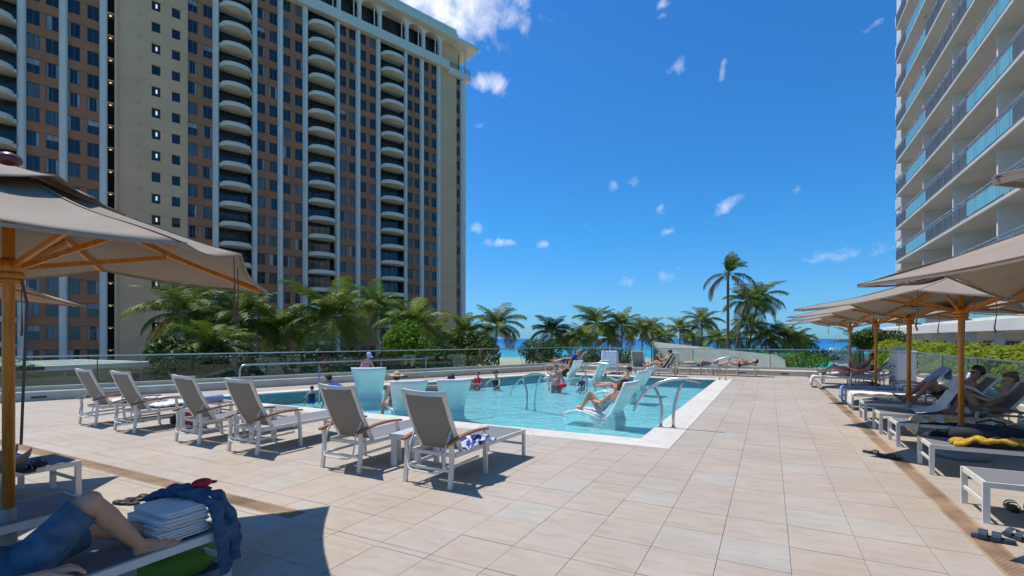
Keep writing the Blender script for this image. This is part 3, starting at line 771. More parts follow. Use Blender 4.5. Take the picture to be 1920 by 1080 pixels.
def terrace():
    a, b = ray(112, 25.5), ray(292, 30); d = (b-a).normalized(); ln = (b-a).length
    t = thing('terrace_block', 'flat-roofed tan terrace block with white edge beyond the left glass railing', 'building', (a.x,a.y,0), math.atan2(d.y,d.x))
    MB().box(-14,ln,0,8,GZ,.0).build('wall', M['tan_wall'], t)
    MB().box(-14.1,ln+.12,-.12,8.1,.002,.26).build('roof_edge', M['plaster_white'], t)
    MB().box(-13.6,ln-.5,.5,7.6,.2,.272).build('roof', M['concrete'], t)
    MB().box(-14,ln+4,-1.6,-.125,GZ,-1.35).build('ledge', M['concrete'], t)
terrace()
def ramp_roof():
    # long pale roof slab with a dark timber gable, just past the far railing
    P = lambda px, py, Z: Vector((*ray(px,Z).xy, EYE+(HOR-py)*Z/FPX))
    apex, foot, r1, r2 = P(1226,641,37), P(1268,693,33), P(1470,667,54), P(1475,697,46)
    gl = P(1238,697,38)
    t = thing('sloping_roof_house', 'pale sloping concrete roof with dark timber gable just past the far railing', 'building', (apex.x,apex.y,0))
    L0 = Vector((apex.x,apex.y,0)); up = Vector((0,0,.25))
    q = [p-L0 for p in (apex,foot,r2,r1)]
    MB().add([p for p in q]+[p-up for p in q], [(0,1,2,3),(7,6,5,4),(0,4,5,1),(1,5,6,2),(2,6,7,3),(3,7,4,0)]).build('roof_slab', M['concrete'], t)
    a, f, g_ = apex-L0-up*1.02, foot-L0-up*1.02, gl-L0
    gb = MB(); n = 9
    for i in range(n):
        t0, t1 = i/n, (i+.93)/n
        top0, top1 = a.lerp(f,t0), a.lerp(f,t1); b0 = Vector((top0.x,top0.y,-3)); b1 = Vector((top1.x,top1.y,-3)); nn = (f-a).cross(Vector((0,0,1))).normalized()*.06
        o = MB().add([b0,b1,top1,top0,b0+nn,b1+nn,top1+nn,top0+nn], [(0,1,2,3),(7,6,5,4),(3,2,6,7),(0,4,5,1),(1,5,6,2),(0,3,7,4)]).build('board', M['dark_wood'], t)
    m = MB(); x = [foot-L0, r2-L0, r1-L0]
    m.add([(x[0].x,x[0].y,GZ),(x[1].x,x[1].y,GZ),(x[1].x,x[1].y,x[1].z-.26),(x[0].x,x[0].y,x[0].z-.26)], [(0,1,2,3)]); m.build('wall', M['concrete'], t)
ramp_roof()
# ================================================================ VEGETATION
def leaf_mat(name, c1, c2, rough=.5, trans=.35):
    m = mat(name, c1, rough, col2=c2, scale=1.3, trans=trans, rnd=.25, spec=.25); return m
M['frond'] = leaf_mat('frond', (.05,.112,.013), (.155,.215,.026))
M['frond_young'] = leaf_mat('frond_young', (.14,.20,.016), (.27,.30,.04))
M['frond_dry'] = leaf_mat('frond_dry', (.16,.12,.035), (.26,.19,.06))
M['rachis'] = mat('rachis', (.20,.20,.06), .6)
M['trunk'] = mat('trunk', (.17,.14,.11), .9, vary=.35, scale=3, bump=.6, bscale=6, stretch=(1,1,4))
def frond_mesh(name, Ln, droop, lift, mt, rnd, gaps=.06, hang=.6, width=1.15):
    "a coconut frond from the origin along +x: arched rib with long narrow leaflets"
    m = MB(); n = 15; P = []
    for i in range(n+1):
        s = i/n; a = lift - droop*s**1.35
        if i == 0: P.append(Vector((0,0,0)))
        else: P.append(P[-1] + Vector((math.cos(a), .0, math.sin(a)))*(Ln/n))
    for i in range(n):
        w = .05*(1-i/n)+.008; m.bar(P[i], P[i+1], w, w*.7, mi=1)
    k = 54
    for i in range(k):
        s = .12 + .88*i/(k-1); x = s*n; j = min(int(x), n-1); p = P[j].lerp(P[j+1], x-j); d = (P[j+1]-P[j]).normalized()
        ll = Ln*.30*(math.sin(math.pi*min(1, .12+s*.80))**.7)*width
        up = Vector((0,1,0)).cross(d)*-1
        for sd in (-1, 1):
            if rnd.random() < gaps: continue
            dirv = (Vector((0,sd,0))*.80 + d*.55 + Vector((0,0,1))*rnd.uniform(-.15,.15)).normalized()
            l = ll*rnd.uniform(.8,1.1); hg = hang*rnd.uniform(.7,1.3)
            q0 = p; q1 = p + dirv*l*.45 - Vector((0,0,1))*l*.10*hg; q2 = p + dirv*l*.8 - Vector((0,0,1))*l*.55*hg
            w = d*(.030*Ln/4.5*1.4)
            b = len(m.v); m.v += [tuple(q0-w*.6), tuple(q0+w*.6), tuple(q1+w), tuple(q1-w), tuple(q2)]
            m.f += [(b,b+1,b+2,b+3), (b+3,b+2,b+4)]; m.m += [0,0]
    return m.mesh(name, [mt, M['rachis']], smooth=False)
fr = random.Random(11); FR = {}
for key, mt in (('g',M['frond']),('y',M['frond_young']),('d',M['frond_dry'])):
    FR[key] = [frond_mesh('frond', 4.4, dr, lf, mt, fr, hang=hg) for dr, lf, hg in ((1.0,1.15,.35),(1.35,.75,.6),(1.6,.35,.85),(1.5,-.15,1.0))]
palm_n = [0]
def palm(loc, h, size, label, group, lean=(0,0), yellow=.15, n=20, seed=0, wind=0, tr=.16):
    r = random.Random(seed+100*palm_n[0]); palm_n[0] += 1
    t = thing('palm_tree', label, 'palm tree', loc, 0, group)
    top = Vector((lean[0], lean[1], h)); path = []; rad = []
    for i in range(11):
        s = i/10; path.append(Vector((lean[0]*s**1.7, lean[1]*s**1.7, h*s))); rad.append(tr*(1.45-.75*min(1,s*4) if s < .25 else .70-.18*s) * (1+.05*(i%2)))
    path.append(top+Vector((0,0,.25))); rad.append(tr*.45)
    MB().tube(path, rad, 8).build('trunk', M['trunk'], t, smooth=True)
    for i in range(n):
        lv = i/n; az = i*2.39996 + r.uniform(-.3,.3)
        v = 0 if lv < .28 else (1 if lv < .58 else (2 if lv < .85 else 3))
        key = 'd' if (lv > .85 and r.random() < .45) else ('y' if r.random() < yellow else 'g')
        o = inst('frond', FR[key][v], t, top + Vector((0,0,.12-.25*lv)), (r.uniform(-.25,.25), r.uniform(-.15,.2), az))
        s = size/4.4*r.uniform(.85,1.1)*(.8 if lv < .12 else 1); o.scale = (s,s,s)
        if wind:
            if i < n-5: o.rotation_euler = (r.uniform(-.6,.6), r.uniform(-.75,-.1), wind+r.uniform(-1.7,1.7)); o.scale = (s*.62,)*3
            else: o.rotation_euler = (0, r.uniform(.0,.25), wind+(math.pi if i%2 else 0)+r.uniform(-.35,.35)); o.scale = (s*.95,)*3
    return t
def blob_foliage(name, c, rx, ry, rz, n, size, mt, parent, seed, bottom=-.6):
    r = random.Random(seed); m = MB(); lob = [Vector((r.uniform(-.6,.6), r.uniform(-.6,.6), r.uniform(-.2,.5))) for _ in range(7)]
    for _ in range(n):
        L_ = r.choice(lob); d = Vector((r.gauss(0,1), r.gauss(0,1), r.gauss(0,1))).normalized(); q = L_ + d*.48*r.uniform(.72,1.05)
        if q.z < bottom: continue
        p = Vector(c) + Vector((q.x*rx, q.y*ry, q.z*rz))
        nrm = (d + Vector((r.gauss(0,.6), r.gauss(0,.6), r.gauss(.3,.6)))).normalized(); u = nrm.orthogonal().normalized(); u.rotate(Matrix.Rotation(r.uniform(0,6.28),3,nrm)); w = nrm.cross(u)
        s = size*r.uniform(.6,1.3)
        b = len(m.v); m.v += [tuple(p-u*s), tuple(p+w*s*.42+nrm*s*.12), tuple(p+u*s), tuple(p-w*s*.42+nrm*s*.12)]
        m.f += [(b,b+1,b+2),(b,b+2,b+3)]; m.m += [0,0]
    return m.build(name, mt, parent)
# palms between the deck and the brick tower: (px of the crown, py of the crown heart, distance, frond length)
LP = [(345,588,33,4.1,'leaning coconut palm with drooping fronds under the left parasol tip, trunk curving left',( -.8,.3),.05),
    (452,600,35,4.6,'dense dark coconut palm behind the hanging cords of the left parasol',(.3,0),.04),
    (398,560,44,4.4,'tall dark coconut palm rising behind the parasol edge against the tower balconies',(0,0),.1),
    (400,652,30,3.2,'low palm with fronds brushing the left glass railing',(.5,0),.1),
    (528,622,36,3.6,'thin-crowned palm between the dense dark palm and the biggest palm',(.4,.2),.25),
    (625,598,36,5.0,'biggest coconut palm, full round sunlit crown in front of the tower',(.3,0),.32),
    (706,580,46,4.3,'dark coconut palm in shade just right of the biggest palm',(.2,0),.0),
    (776,612,42,4.4,'coconut palm with long arching fronds before the last balcony column',(-.3,0),.12),
    (812,634,52,3.8,'shaded palm at the foot of the tower corner',(0,0),.0),
    (872,627,56,4.4,'wide palm beside the tower corner with low spreading fronds',(-.4,0),.15),
    (932,612,58,4.6,'palm standing clear of the tower with sea behind its fronds',(.6,0),.15),
    ]
for i,(px,py,Z,sz,lab,ln,ye) in enumerate(LP):
    p = ray(px,Z); zc = EYE+(HOR-py)*Z/FPX; ldir = Vector((CS,SN,0))*ln[0]
    palm((p.x-ldir.x, p.y-ldir.y, GZ), zc-GZ, sz*.84, lab, 'palms in front of the brick tower', (ldir.x, ldir.y), ye, 27, i)
RP = [(1035,622,80,4.4,'round full palm left of the couple on the far deck',0,.3),(1072,636,84,3.4,'low palm between the round palm and the tallest pair near the beach',0,.45),(1117,606,80,4.8,'broad palm behind the towel-draped lounger',0,.35),(1095,632,72,3.2,'short yellowish palm in front of the broad palm',0,.55),
    (1166,612,80,4.4,'palm with upright fronds behind the empty taupe lounger',0,.35),(1204,618,86,3.6,'slim palm left of the dark timber gable',0,.4),(1222,616,92,3.4,'slender palm touching the gable of the sloping roof',0,.4),(1240,634,82,2.8,'small low palm behind the gable tip',0,.5),
    (1275,618,84,3.4,'golden-green palm above the left end of the sloping roof',0,.6),(1316,604,84,4.0,'palm with small tuft of upright fronds right of the golden-green palm',0,.45),
    (1365,512,56,4.1,'tallest palm, windswept crown high above the far deck',0,.2),(1400,566,70,3.9,'leaning palm right behind the tallest palm',-2.6,.25),(1422,562,72,4.6,'second tallest palm with spiky crown and leaning trunk',-2.2,.15),(1400,608,82,3.4,'yellow-fronded palm below the leaning pair',0,.55),
    (1345,636,76,2.9,'low palm by the foot of the tallest palm',0,.5),(1436,632,70,3.8,'broad golden palm behind the sunbathers on the far deck',0,.6),(1470,634,72,3.8,'rightmost broad golden palm near the marina gap',0,.55),(1492,636,78,3.2,'dark palm at the edge of the marina gap',0,.2),(1508,644,82,2.6,'small dark palm last in the row before the sea',0,.15),
    (1300,640,78,2.6,'low palm behind the sloping roof slab',0,.4),(1378,640,84,3.0,'low olive palm between the trunk of the tallest palm and the broad golden palm',0,.4),(1140,634,88,3.4,'background palm between the broad and the upright palm',0,.3),(1052,640,92,3.2,'background palm behind the round full palm',0,.3)]
for i,(px,py,Z,sz,lab,ln,ye) in enumerate(RP):
    p = ray(px,Z); zc = EYE+(HOR-py)*Z/FPX; ldir = Vector((CS,SN,0))*-ln
    big = py < 580
    palm((p.x-ldir.x, p.y-ldir.y, GZ), zc-GZ, sz*(1.0 if not big else .97), lab, 'palms by the beach', (ldir.x, ldir.y), ye, 27 if not big else 22, 50+i, wind=.48 if px == 1365 else 0, tr=.26 if px == 1365 else .2)
# shrubs
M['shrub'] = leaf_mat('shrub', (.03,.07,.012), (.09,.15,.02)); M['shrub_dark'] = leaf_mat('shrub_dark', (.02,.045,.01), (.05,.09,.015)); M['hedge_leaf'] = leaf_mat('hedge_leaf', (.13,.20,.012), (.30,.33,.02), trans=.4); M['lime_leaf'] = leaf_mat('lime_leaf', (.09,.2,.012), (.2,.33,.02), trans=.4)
M['twig'] = mat('twig', (.10,.07,.04), .9)
def shrub(px, py, Z, w, h, label, mt, n=2200, size=.22, seed=0, group=None):
    p = ray(px, Z); z = EYE+(HOR-py)*Z/FPX
    t = thing('shrub', label, 'shrub', (p.x,p.y,GZ), 0, group)
    m = MB()
    for k in range(4): m.tube([(0,0,0),((k-1.5)*w*.12,(k%2-.5)*w*.2,(z-GZ)*.55),((k-1.5)*w*.25,(k%2-.5)*w*.35,z-GZ)], [.1,.06,.03], 5)
    m.build('stem', M['twig'], t)
    blob_foliage('foliage', (0,0,z-GZ), w, w*.7, h, n, size, mt, t, seed)
    return t
shrub(762,648,31,2.4,1.7,'bright green leafy bush behind the glass, right of the woman with the cap',M['lime_leaf'],2600,.17,1)
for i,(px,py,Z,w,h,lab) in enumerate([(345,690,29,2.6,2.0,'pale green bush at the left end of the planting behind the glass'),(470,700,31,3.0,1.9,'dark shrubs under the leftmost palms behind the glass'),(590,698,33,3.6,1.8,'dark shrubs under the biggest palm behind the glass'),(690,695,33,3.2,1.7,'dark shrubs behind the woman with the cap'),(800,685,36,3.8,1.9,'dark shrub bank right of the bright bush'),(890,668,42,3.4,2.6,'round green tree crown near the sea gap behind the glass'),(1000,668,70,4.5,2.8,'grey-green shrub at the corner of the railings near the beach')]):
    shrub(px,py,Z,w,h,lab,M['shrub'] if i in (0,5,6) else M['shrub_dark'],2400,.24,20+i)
for i,(px,py,Z,w,h,lab) in enumerate([(1480,688,64,7,2.0,'bright green bush row behind the far railing by the marina'),(1120,672,100,10,2.6,'shrubs under the beach palms left of the sloping roof'),(1440,668,96,12,2.5,'shrubs under the golden palms')]):
    shrub(px,py,Z,w,h,lab,M['lime_leaf'] if i == 0 else M['shrub'],3000,.35,40+i)
shrub(1640,640,36,2.2,1.1,'dark green bushy tree above the far end of the yellow hedge',M['shrub'],2600,.16,61)
# fan of small palms by the far end of the hedge
palm((*ray(1612,40).xy, GZ), 1.65+2-GZ-2.6, 2.3, 'small dark palm at the far end of the hedge behind the parasol poles', 'palms by the beach', yellow=.05, n=16, seed=77)
def hedge():
    t = thing('hedge', 'long yellow-green clipped hedge behind the glass railing on the right', 'hedge', (6.3, 9, -1.9))
    MB().box(-.5,.9,0,30,0,1.6).build('planter_wall', M['concrete'], t)
    r = random.Random(4); m = MB(); Ln = 29.5
    for _ in range(30000):
        y = r.uniform(0, Ln); d = 1+.12*noise.noise((y*.8,0,0))+.1*noise.noise((y*3,5,0))
        a = r.uniform(-.3, math.pi+.3); rr = r.uniform(.75,1.05)*d
        top = 3.3 + .12*noise.noise((y*.5,7,0))
        x = -.02 + .85*math.cos(a)*rr; z = (1.5 + (top-1.5)*math.sin(a)*rr) if a > 0 and a < math.pi else 1.5+r.uniform(-.6,.2)
        p = Vector((x,y,z)); nrm = Vector((math.cos(a),r.gauss(0,.6),math.sin(a)+.5)).normalized(); u = nrm.orthogonal().normalized(); u.rotate(Matrix.Rotation(r.uniform(0,6.28),3,nrm)); w = nrm.cross(u); s = .085*r.uniform(.6,1.3)
        b = len(m.v); m.v += [tuple(p-u*s), tuple(p+w*s*.5+nrm*s*.2), tuple(p+u*s), tuple(p-w*s*.5+nrm*s*.2)]
        m.f += [(b,b+1,b+2),(b,b+2,b+3)]; m.m += [0,0]
    m.build('foliage', M['hedge_leaf'], t)
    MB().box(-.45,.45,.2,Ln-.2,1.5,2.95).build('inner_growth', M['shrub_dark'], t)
hedge()
# marina: boats, cars and tents beyond the far railing
M['boat'] = mat('boat_white', (.75,.75,.75), .35); M['tent'] = mat('tent_teal', (.07,.50,.50), .7); M['car_grey'] = mat('car_grey', (.25,.26,.28), .3, rnd=.5)
def tent(px, Z, zt, s, label):
    p = ray(px, Z); t = thing('canopy_tent', label, 'tent', (p.x,p.y,GZ), .3, 'teal canopies at the marina')
    MB().add([(-s,-s,0),(s,-s,0),(s,s,0),(-s,s,0),(0,0,s*.6)], [(0,1,4),(1,2,4),(2,3,4),(3,0,4),(3,2,1,0)]).build('canopy', M['tent'], t).location = (0,0,zt-GZ)
    for x in (-.95,.95):
        for y in (-.95,.95): MB().box(x*s-.05,x*s+.05,y*s-.05,y*s+.05,0,zt-GZ).build('post', M['boat'], t)
tent(1516,62,-2.6,3.4,'teal pyramid canopy nearest the far railing at the marina'); tent(1545,92,-4.6,4,'second teal canopy farther into the marina')
def boat(px, Z, L_, rz, label, mast=0):
    p = ray(px, Z); t = thing('motor_boat' if not mast else 'sailing_boat', label, 'boat', (p.x,p.y,GZ+.1), rz, 'white boats in the marina')
    hull = [(-.5,.16),(.25,.17),(.5,0),(.25,-.17),(-.5,-.16)]; vs = [(x*L_,y*L_*.75,0) for x,y in hull]+[(x*L_*1.05,y*L_,L_*.15) for x,y in hull]
    MB().add(vs, [(4,3,2,1,0),(5,6,7,8,9)]+[(i,(i+1)%5,5+(i+1)%5,5+i) for i in range(5)]).build('hull', M['boat'], t)
    MB().add([(-.3*L_,-.1*L_,.151*L_),(.15*L_,-.1*L_,.151*L_),(.15*L_,.1*L_,.151*L_),(-.3*L_,.1*L_,.151*L_),(-.25*L_,-.08*L_,.28*L_),(.02*L_,-.08*L_,.28*L_),(.02*L_,.08*L_,.28*L_),(-.25*L_,.08*L_,.28*L_)],[(4,5,6,7),(0,1,5,4),(1,2,6,5),(2,3,7,6),(3,0,4,7)],0).build('cabin', M['boat'], t)
    MB().box(-.2*L_,.03*L_,-.085*L_-.02,.085*L_+.02,.19*L_,.24*L_).build('window', M['win'], t)
    if mast: MB().tube([(.05*L_,0,.2*L_),(.05*L_,0,mast)], .09, 6).build('mast', M['boat'], t)
for a in [(1535,120,9,.4,'white motor boat nearest the teal canopy'),(1558,140,11,.9,'white motor boat in the middle of the marina'),(1585,135,10,-.3,'white motor boat at the right of the marina row'),(1552,230,14,.2,'long white boat moored at the far side of the car park'),(1572,330,12,.1,'sailing boat with a tall thin mast left of a parasol pole',24),(1566,360,12,.2,'sailing boat with a shorter mast beside the tall-masted one',20)]: boat(*a)
def car(px, Z, rz, label):
    p = ray(px, Z); t = thing('parked_car', label, 'car', (p.x,p.y,GZ+.04), rz, 'cars in the marina car park')
    pr = [(-2.1,.35),(-2.15,.8),(-1.5,.95),(-.9,1.45),(.6,1.45),(1.2,.95),(2.05,.85),(2.1,.35)]; k = len(pr)
    MB().add([(x,-.85,z) for x,z in pr]+[(x,.85,z) for x,z in pr], [tuple(range(k)),tuple(range(2*k-1,k-1,-1))]+[(i,k+i,k+(i+1)%k,(i+1)%k) for i in range(k)]).build('body', M['boat'] if int(px)%2 else M['car_grey'], t)
    MB().add([(x,y,z) for y in (-.86,.86) for x,z in ((-1.3,.98),(-.85,1.38),(.55,1.38),(1.05,.98))],[(0,1,2,3),(7,6,5,4)]).build('window', M['win'], t)
    for x in (-1.35,1.3):
        for y in (-.8,.8): MB().tube([(x,y-.1,.33),(x,y+.1,.33)], .33, 10).build('wheel', M['black'], t)
for i,(px,Z) in enumerate([(1571,170),(1594,168),(1524,176),(1541,186),(1506,190)]): car(px,Z,.5+.1*i,['white car beside the middle motor boat','grey car at the right end of the marina car park','grey car seen between palm trunks by the marina','white car parked behind the tents','grey car far left in the marina car park'][i])
# ================================================================ POOL FURNITURE
def lounger_parts(back_deg):
    "armed sun lounger, foot towards +y, rear legs on the line y = 0"
    P = {}; a = R(back_deg); hy, hz = .25, .365; bl = .76; w = .30
    def bk(s, off=0): return (hy - math.cos(a)*s + math.sin(a)*off, hz + math.sin(a)*s + math.cos(a)*off)
    m = MB()
    for x in (-w, w):
        m.bar((x,.10,.345),(x,1.77,.345), .032, .05)
    m.bar((-w,1.755,.345),(w,1.755,.345), .03, .05); m.bar((-w,.12,.335),(w,.12,.335), .03, .04); m.bar((-w+.01,.86,.33),(w-.01,.86,.33), .03, .03)
    m.bar((-w,1.755,.17),(w,1.755,.17), .02, .03)
    for x in (-w+.05, w-.05): m.bar((x,-.02,.20),(x,.66,.215), .018, .028)
    m.bar((-w,-.02,.20),(w,-.02,.20), .02, .03)
    P['frame'] = m.mesh('frame', M['white_metal'])
    m = MB()
    m.rbar([(0,-.02,0),(0,.0,.16),(0,.015,.34),(0,.0,.49)], .032, .05, (1,0,0)); P['rear'] = m.mesh('leg', M['white_metal'])
    P['front'] = MB().rbar([(0,.72,0),(0,.70,.3),(0,.675,.53)], .032, .05, (1,0,0)).mesh('leg', M['white_metal'])
    P['foot'] = MB().bar((0,1.755,0),(0,1.755,.369), .034, .05, (0,1,0)).mesh('leg', M['white_metal'])
    P['arm'] = MB().rbar([(0,-.06,.495),(0,.06,.525),(0,.25,.555),(0,.45,.566),(0,.62,.562),(0,.74,.548)], .055, .024).mesh('armrest', M['teak'])
    m = MB()
    path = [bk(s, .035*math.sin(math.pi*s/bl)*-.5) for s in [bl*i/6 for i in range(7)]]
    for x in (-w+.02, w-.02): m.rbar([(x,y,z) for y,z in path], .032, .045, (1,0,0))
    y1, z1 = bk(bl); m.rbar([(-w-.005,y1,z1+.012),(-w*.6,y1+.008,z1-.004),(0,y1+.014,z1-.010),(w*.6,y1+.008,z1-.004),(w+.005,y1,z1+.012)], .045, .04, (0,1,0))
    for i in range(2): 
        yb, zb = bk(.04)
    m.bar((-w,yb,zb),(w,yb,zb), .025, .03)
    P['back'] = m.mesh('backrest', M['white_metal'])
    def sl(u, v):
        s = .03+(bl-.055)*v; y, z = bk(s, -.016-.02*math.sin(math.pi*v)+ -.012*math.sin(math.pi*u)); return (-w+.035+(2*w-.07)*u, y, z)
    P['bsling'] = MB().grid(sl, 4, 6).mesh('sling', M['sling_back'], True)
    def ss(u, v): return (-w+.012+(2*w-.024)*u, .26+1.49*v, .374-.02*math.sin(math.pi*u)*math.sin(math.pi*v)**.5)
    P['seat'] = MB().grid(ss, 4, 10).mesh('seat_sling', M['sling_seat'], True)
    m = MB(); y0, z0 = bk(.30, -.02); x = w-.05
    pth = [(-x,y0,z0),(-x,y0-.10,z0-.16),(-x,-.05,.225),(-x+.03,-.075,.185),(-x+.1,-.085,.17),(x-.1,-.085,.17),(x-.03,-.075,.185),(x,-.05,.225),(x,y0-.10,z0-.16),(x,y0,z0)]
    m.tube(pth, .011, 6)
    P['adj'] = m.mesh('adjuster_bar', M['white_metal'])
    return P
LP_ = {}
def lounger(loc, rz, label, group, back=64, arms=True):
    if back not in LP_: LP_[back] = lounger_parts(back)
    P = LP_[back]; t = thing('sun_lounger', label, 'sun lounger', loc, rz, group); w = .30
    inst('frame', P['frame'], t)
    for x in (-1, 1):
        inst('leg', P['rear'] if arms else P['foot'], t, (x*(w+.018 if arms else w), 0 if arms else -1.62, 0)); inst('leg', P['foot'], t, (x*w,0,0))
        if arms:
            inst('leg', P['front'], t, (x*(w+.018),0,0)); inst('armrest', P['arm'], t, (x*(w+.02),0,0))
    b = inst('backrest', P['back'], t); inst('sling', P['bsling'], b); inst('seat_sling', P['seat'], t); inst('adjuster_bar', P['adj'], t)
    return t
GA = 'row of armed loungers facing the pool'
LL = [(-3.41,4.46,-1.2,'armed lounger with the blue and white cloth on its seat, nearest in the poolside row'),(-4.76,4.46,-.4,'armed lounger just left of the small white table'),(-6.72,4.47,.6,'armed lounger third from the front of the poolside row, seat empty'),
      (-8.15,4.5,-.5,'armed lounger between two little tables, fourth in the poolside row'),(-10.14,4.53,.8,'armed lounger with white towel and dark bag underneath'),(-11.52,4.54,-.8,'farthest armed lounger of the poolside row, next to the left parapet')]
for u, v, r, lab in LL: lounger((u,v,0), R(r), lab, GA)
GR = 'loungers shaded by the parasols on the right'
RR = [(6.13,40,'lounger at the lower right edge with bare grey seat'),(7.89,42,'lounger on the right carrying the black bag and yellow towel'),(9.65,42,'lounger on the right with the yellow checked towel on its seat'),
      (10.75,52,'lounger under the woman in the mint bikini'),(12.25,50,'lounger under the reading man in dark shorts'),(13.98,42,'lounger covered by a white towel hanging over its foot end'),(15.5,45,'lounger covered by a blue towel next to the towel cabinet'),
      (19.7,12,'lounger in front of the towel cabinet carrying the sunbather in red'),(21.4,48,'farthest lounger on the right, towel on its foot')]
for v, b, lab in RR: lounger((3.49-(.42 if v == 19.7 else 0)+random.uniform(-.04,.04),v,0), R(90+random.uniform(-1.5,1.5)), lab, GR, b)
GL = 'shaded beds at the left edge'
for u, v, lab in ((-3.57,.29,'nearest bed at the lower left, man in denim shorts lying on it'),(-4.93,.12,'empty shaded bed between the man in denim shorts and the bed with sandals'),(-6.74,.69,'shaded bed at the left edge with black sandals on its foot end'),(-7.62,.52,'shaded bed farthest left, mostly behind the parasol pole')):
    lounger((u,v,0), R(-.5), lab, GL, 40, arms=False)
GF = 'loungers on the far side of the pool'
lounger((-6.55,22.2,0), R(6), 'far lounger turned to the sea with a lilac white towel draped over its back', GF, 70)
lounger((-5.30,22.35,0), R(-2), 'far lounger turned to the sea with bare taupe back', GF, 70)
lounger((-8.35,23.3,0), R(97), 'far lounger by the railing carrying the couple', GF, 52)
lounger((-3.75,22.3,0), R(84), 'far lounger with white towel over its back under the woman with the red book', GF, 58)
lounger((-2.1,24.0,0), R(92), 'far lounger under the sunbather in grey shorts', GF, 8)
lounger((-.55,23.9,0), R(88), 'far lounger under the sunbather lying at the right', GF, 8)
lounger((-3.3,23.9,0), R(90), 'white far lounger between the book reader and the grey sunbather', GF, 12)

def side_table(loc, label):
    t = thing('side_table', label, 'table', loc, 0, 'small white side tables'); s = .235
    m = MB(); m.box(-s,s,-s,s,.405,.425)
    m.box(-s-.006,s+.006,-s-.006,-s+.012,.36,.431).box(-s-.006,s+.006,s-.012,s+.006,.36,.431).box(-s-.006,-s+.012,-s+.012,s-.012,.36,.431).box(s-.012,s+.006,-s+.012,s-.012,.36,.431)
    m.build('table_top', M['table'], t, bevel=.004)
    lg = MB().box(-.028,.028,-.028,.028,0,.404).mesh('leg', M['table'])
    for x in (-1,1):
        for y in (-1,1): inst('leg', lg, t, (x*.195,y*.195,0))
    st = MB()
    for i in range(7): st.box(-.18+i*.055,-.155+i*.055,-.20,.20,.4252,.430)
    st.build('slats', M['table'], t)
M['table'] = mat('table_resin', (.70,.70,.70), .5, bump=.3, bscale=120)
side_table((-4.12,5.12,0), 'white resin side table between the two nearest armed loungers'); side_table((-7.44,5.15,0), 'white side table between the third and fourth armed loungers')
side_table((-9.05,5.2,0), 'white side table beside the lounger with the dark bag')

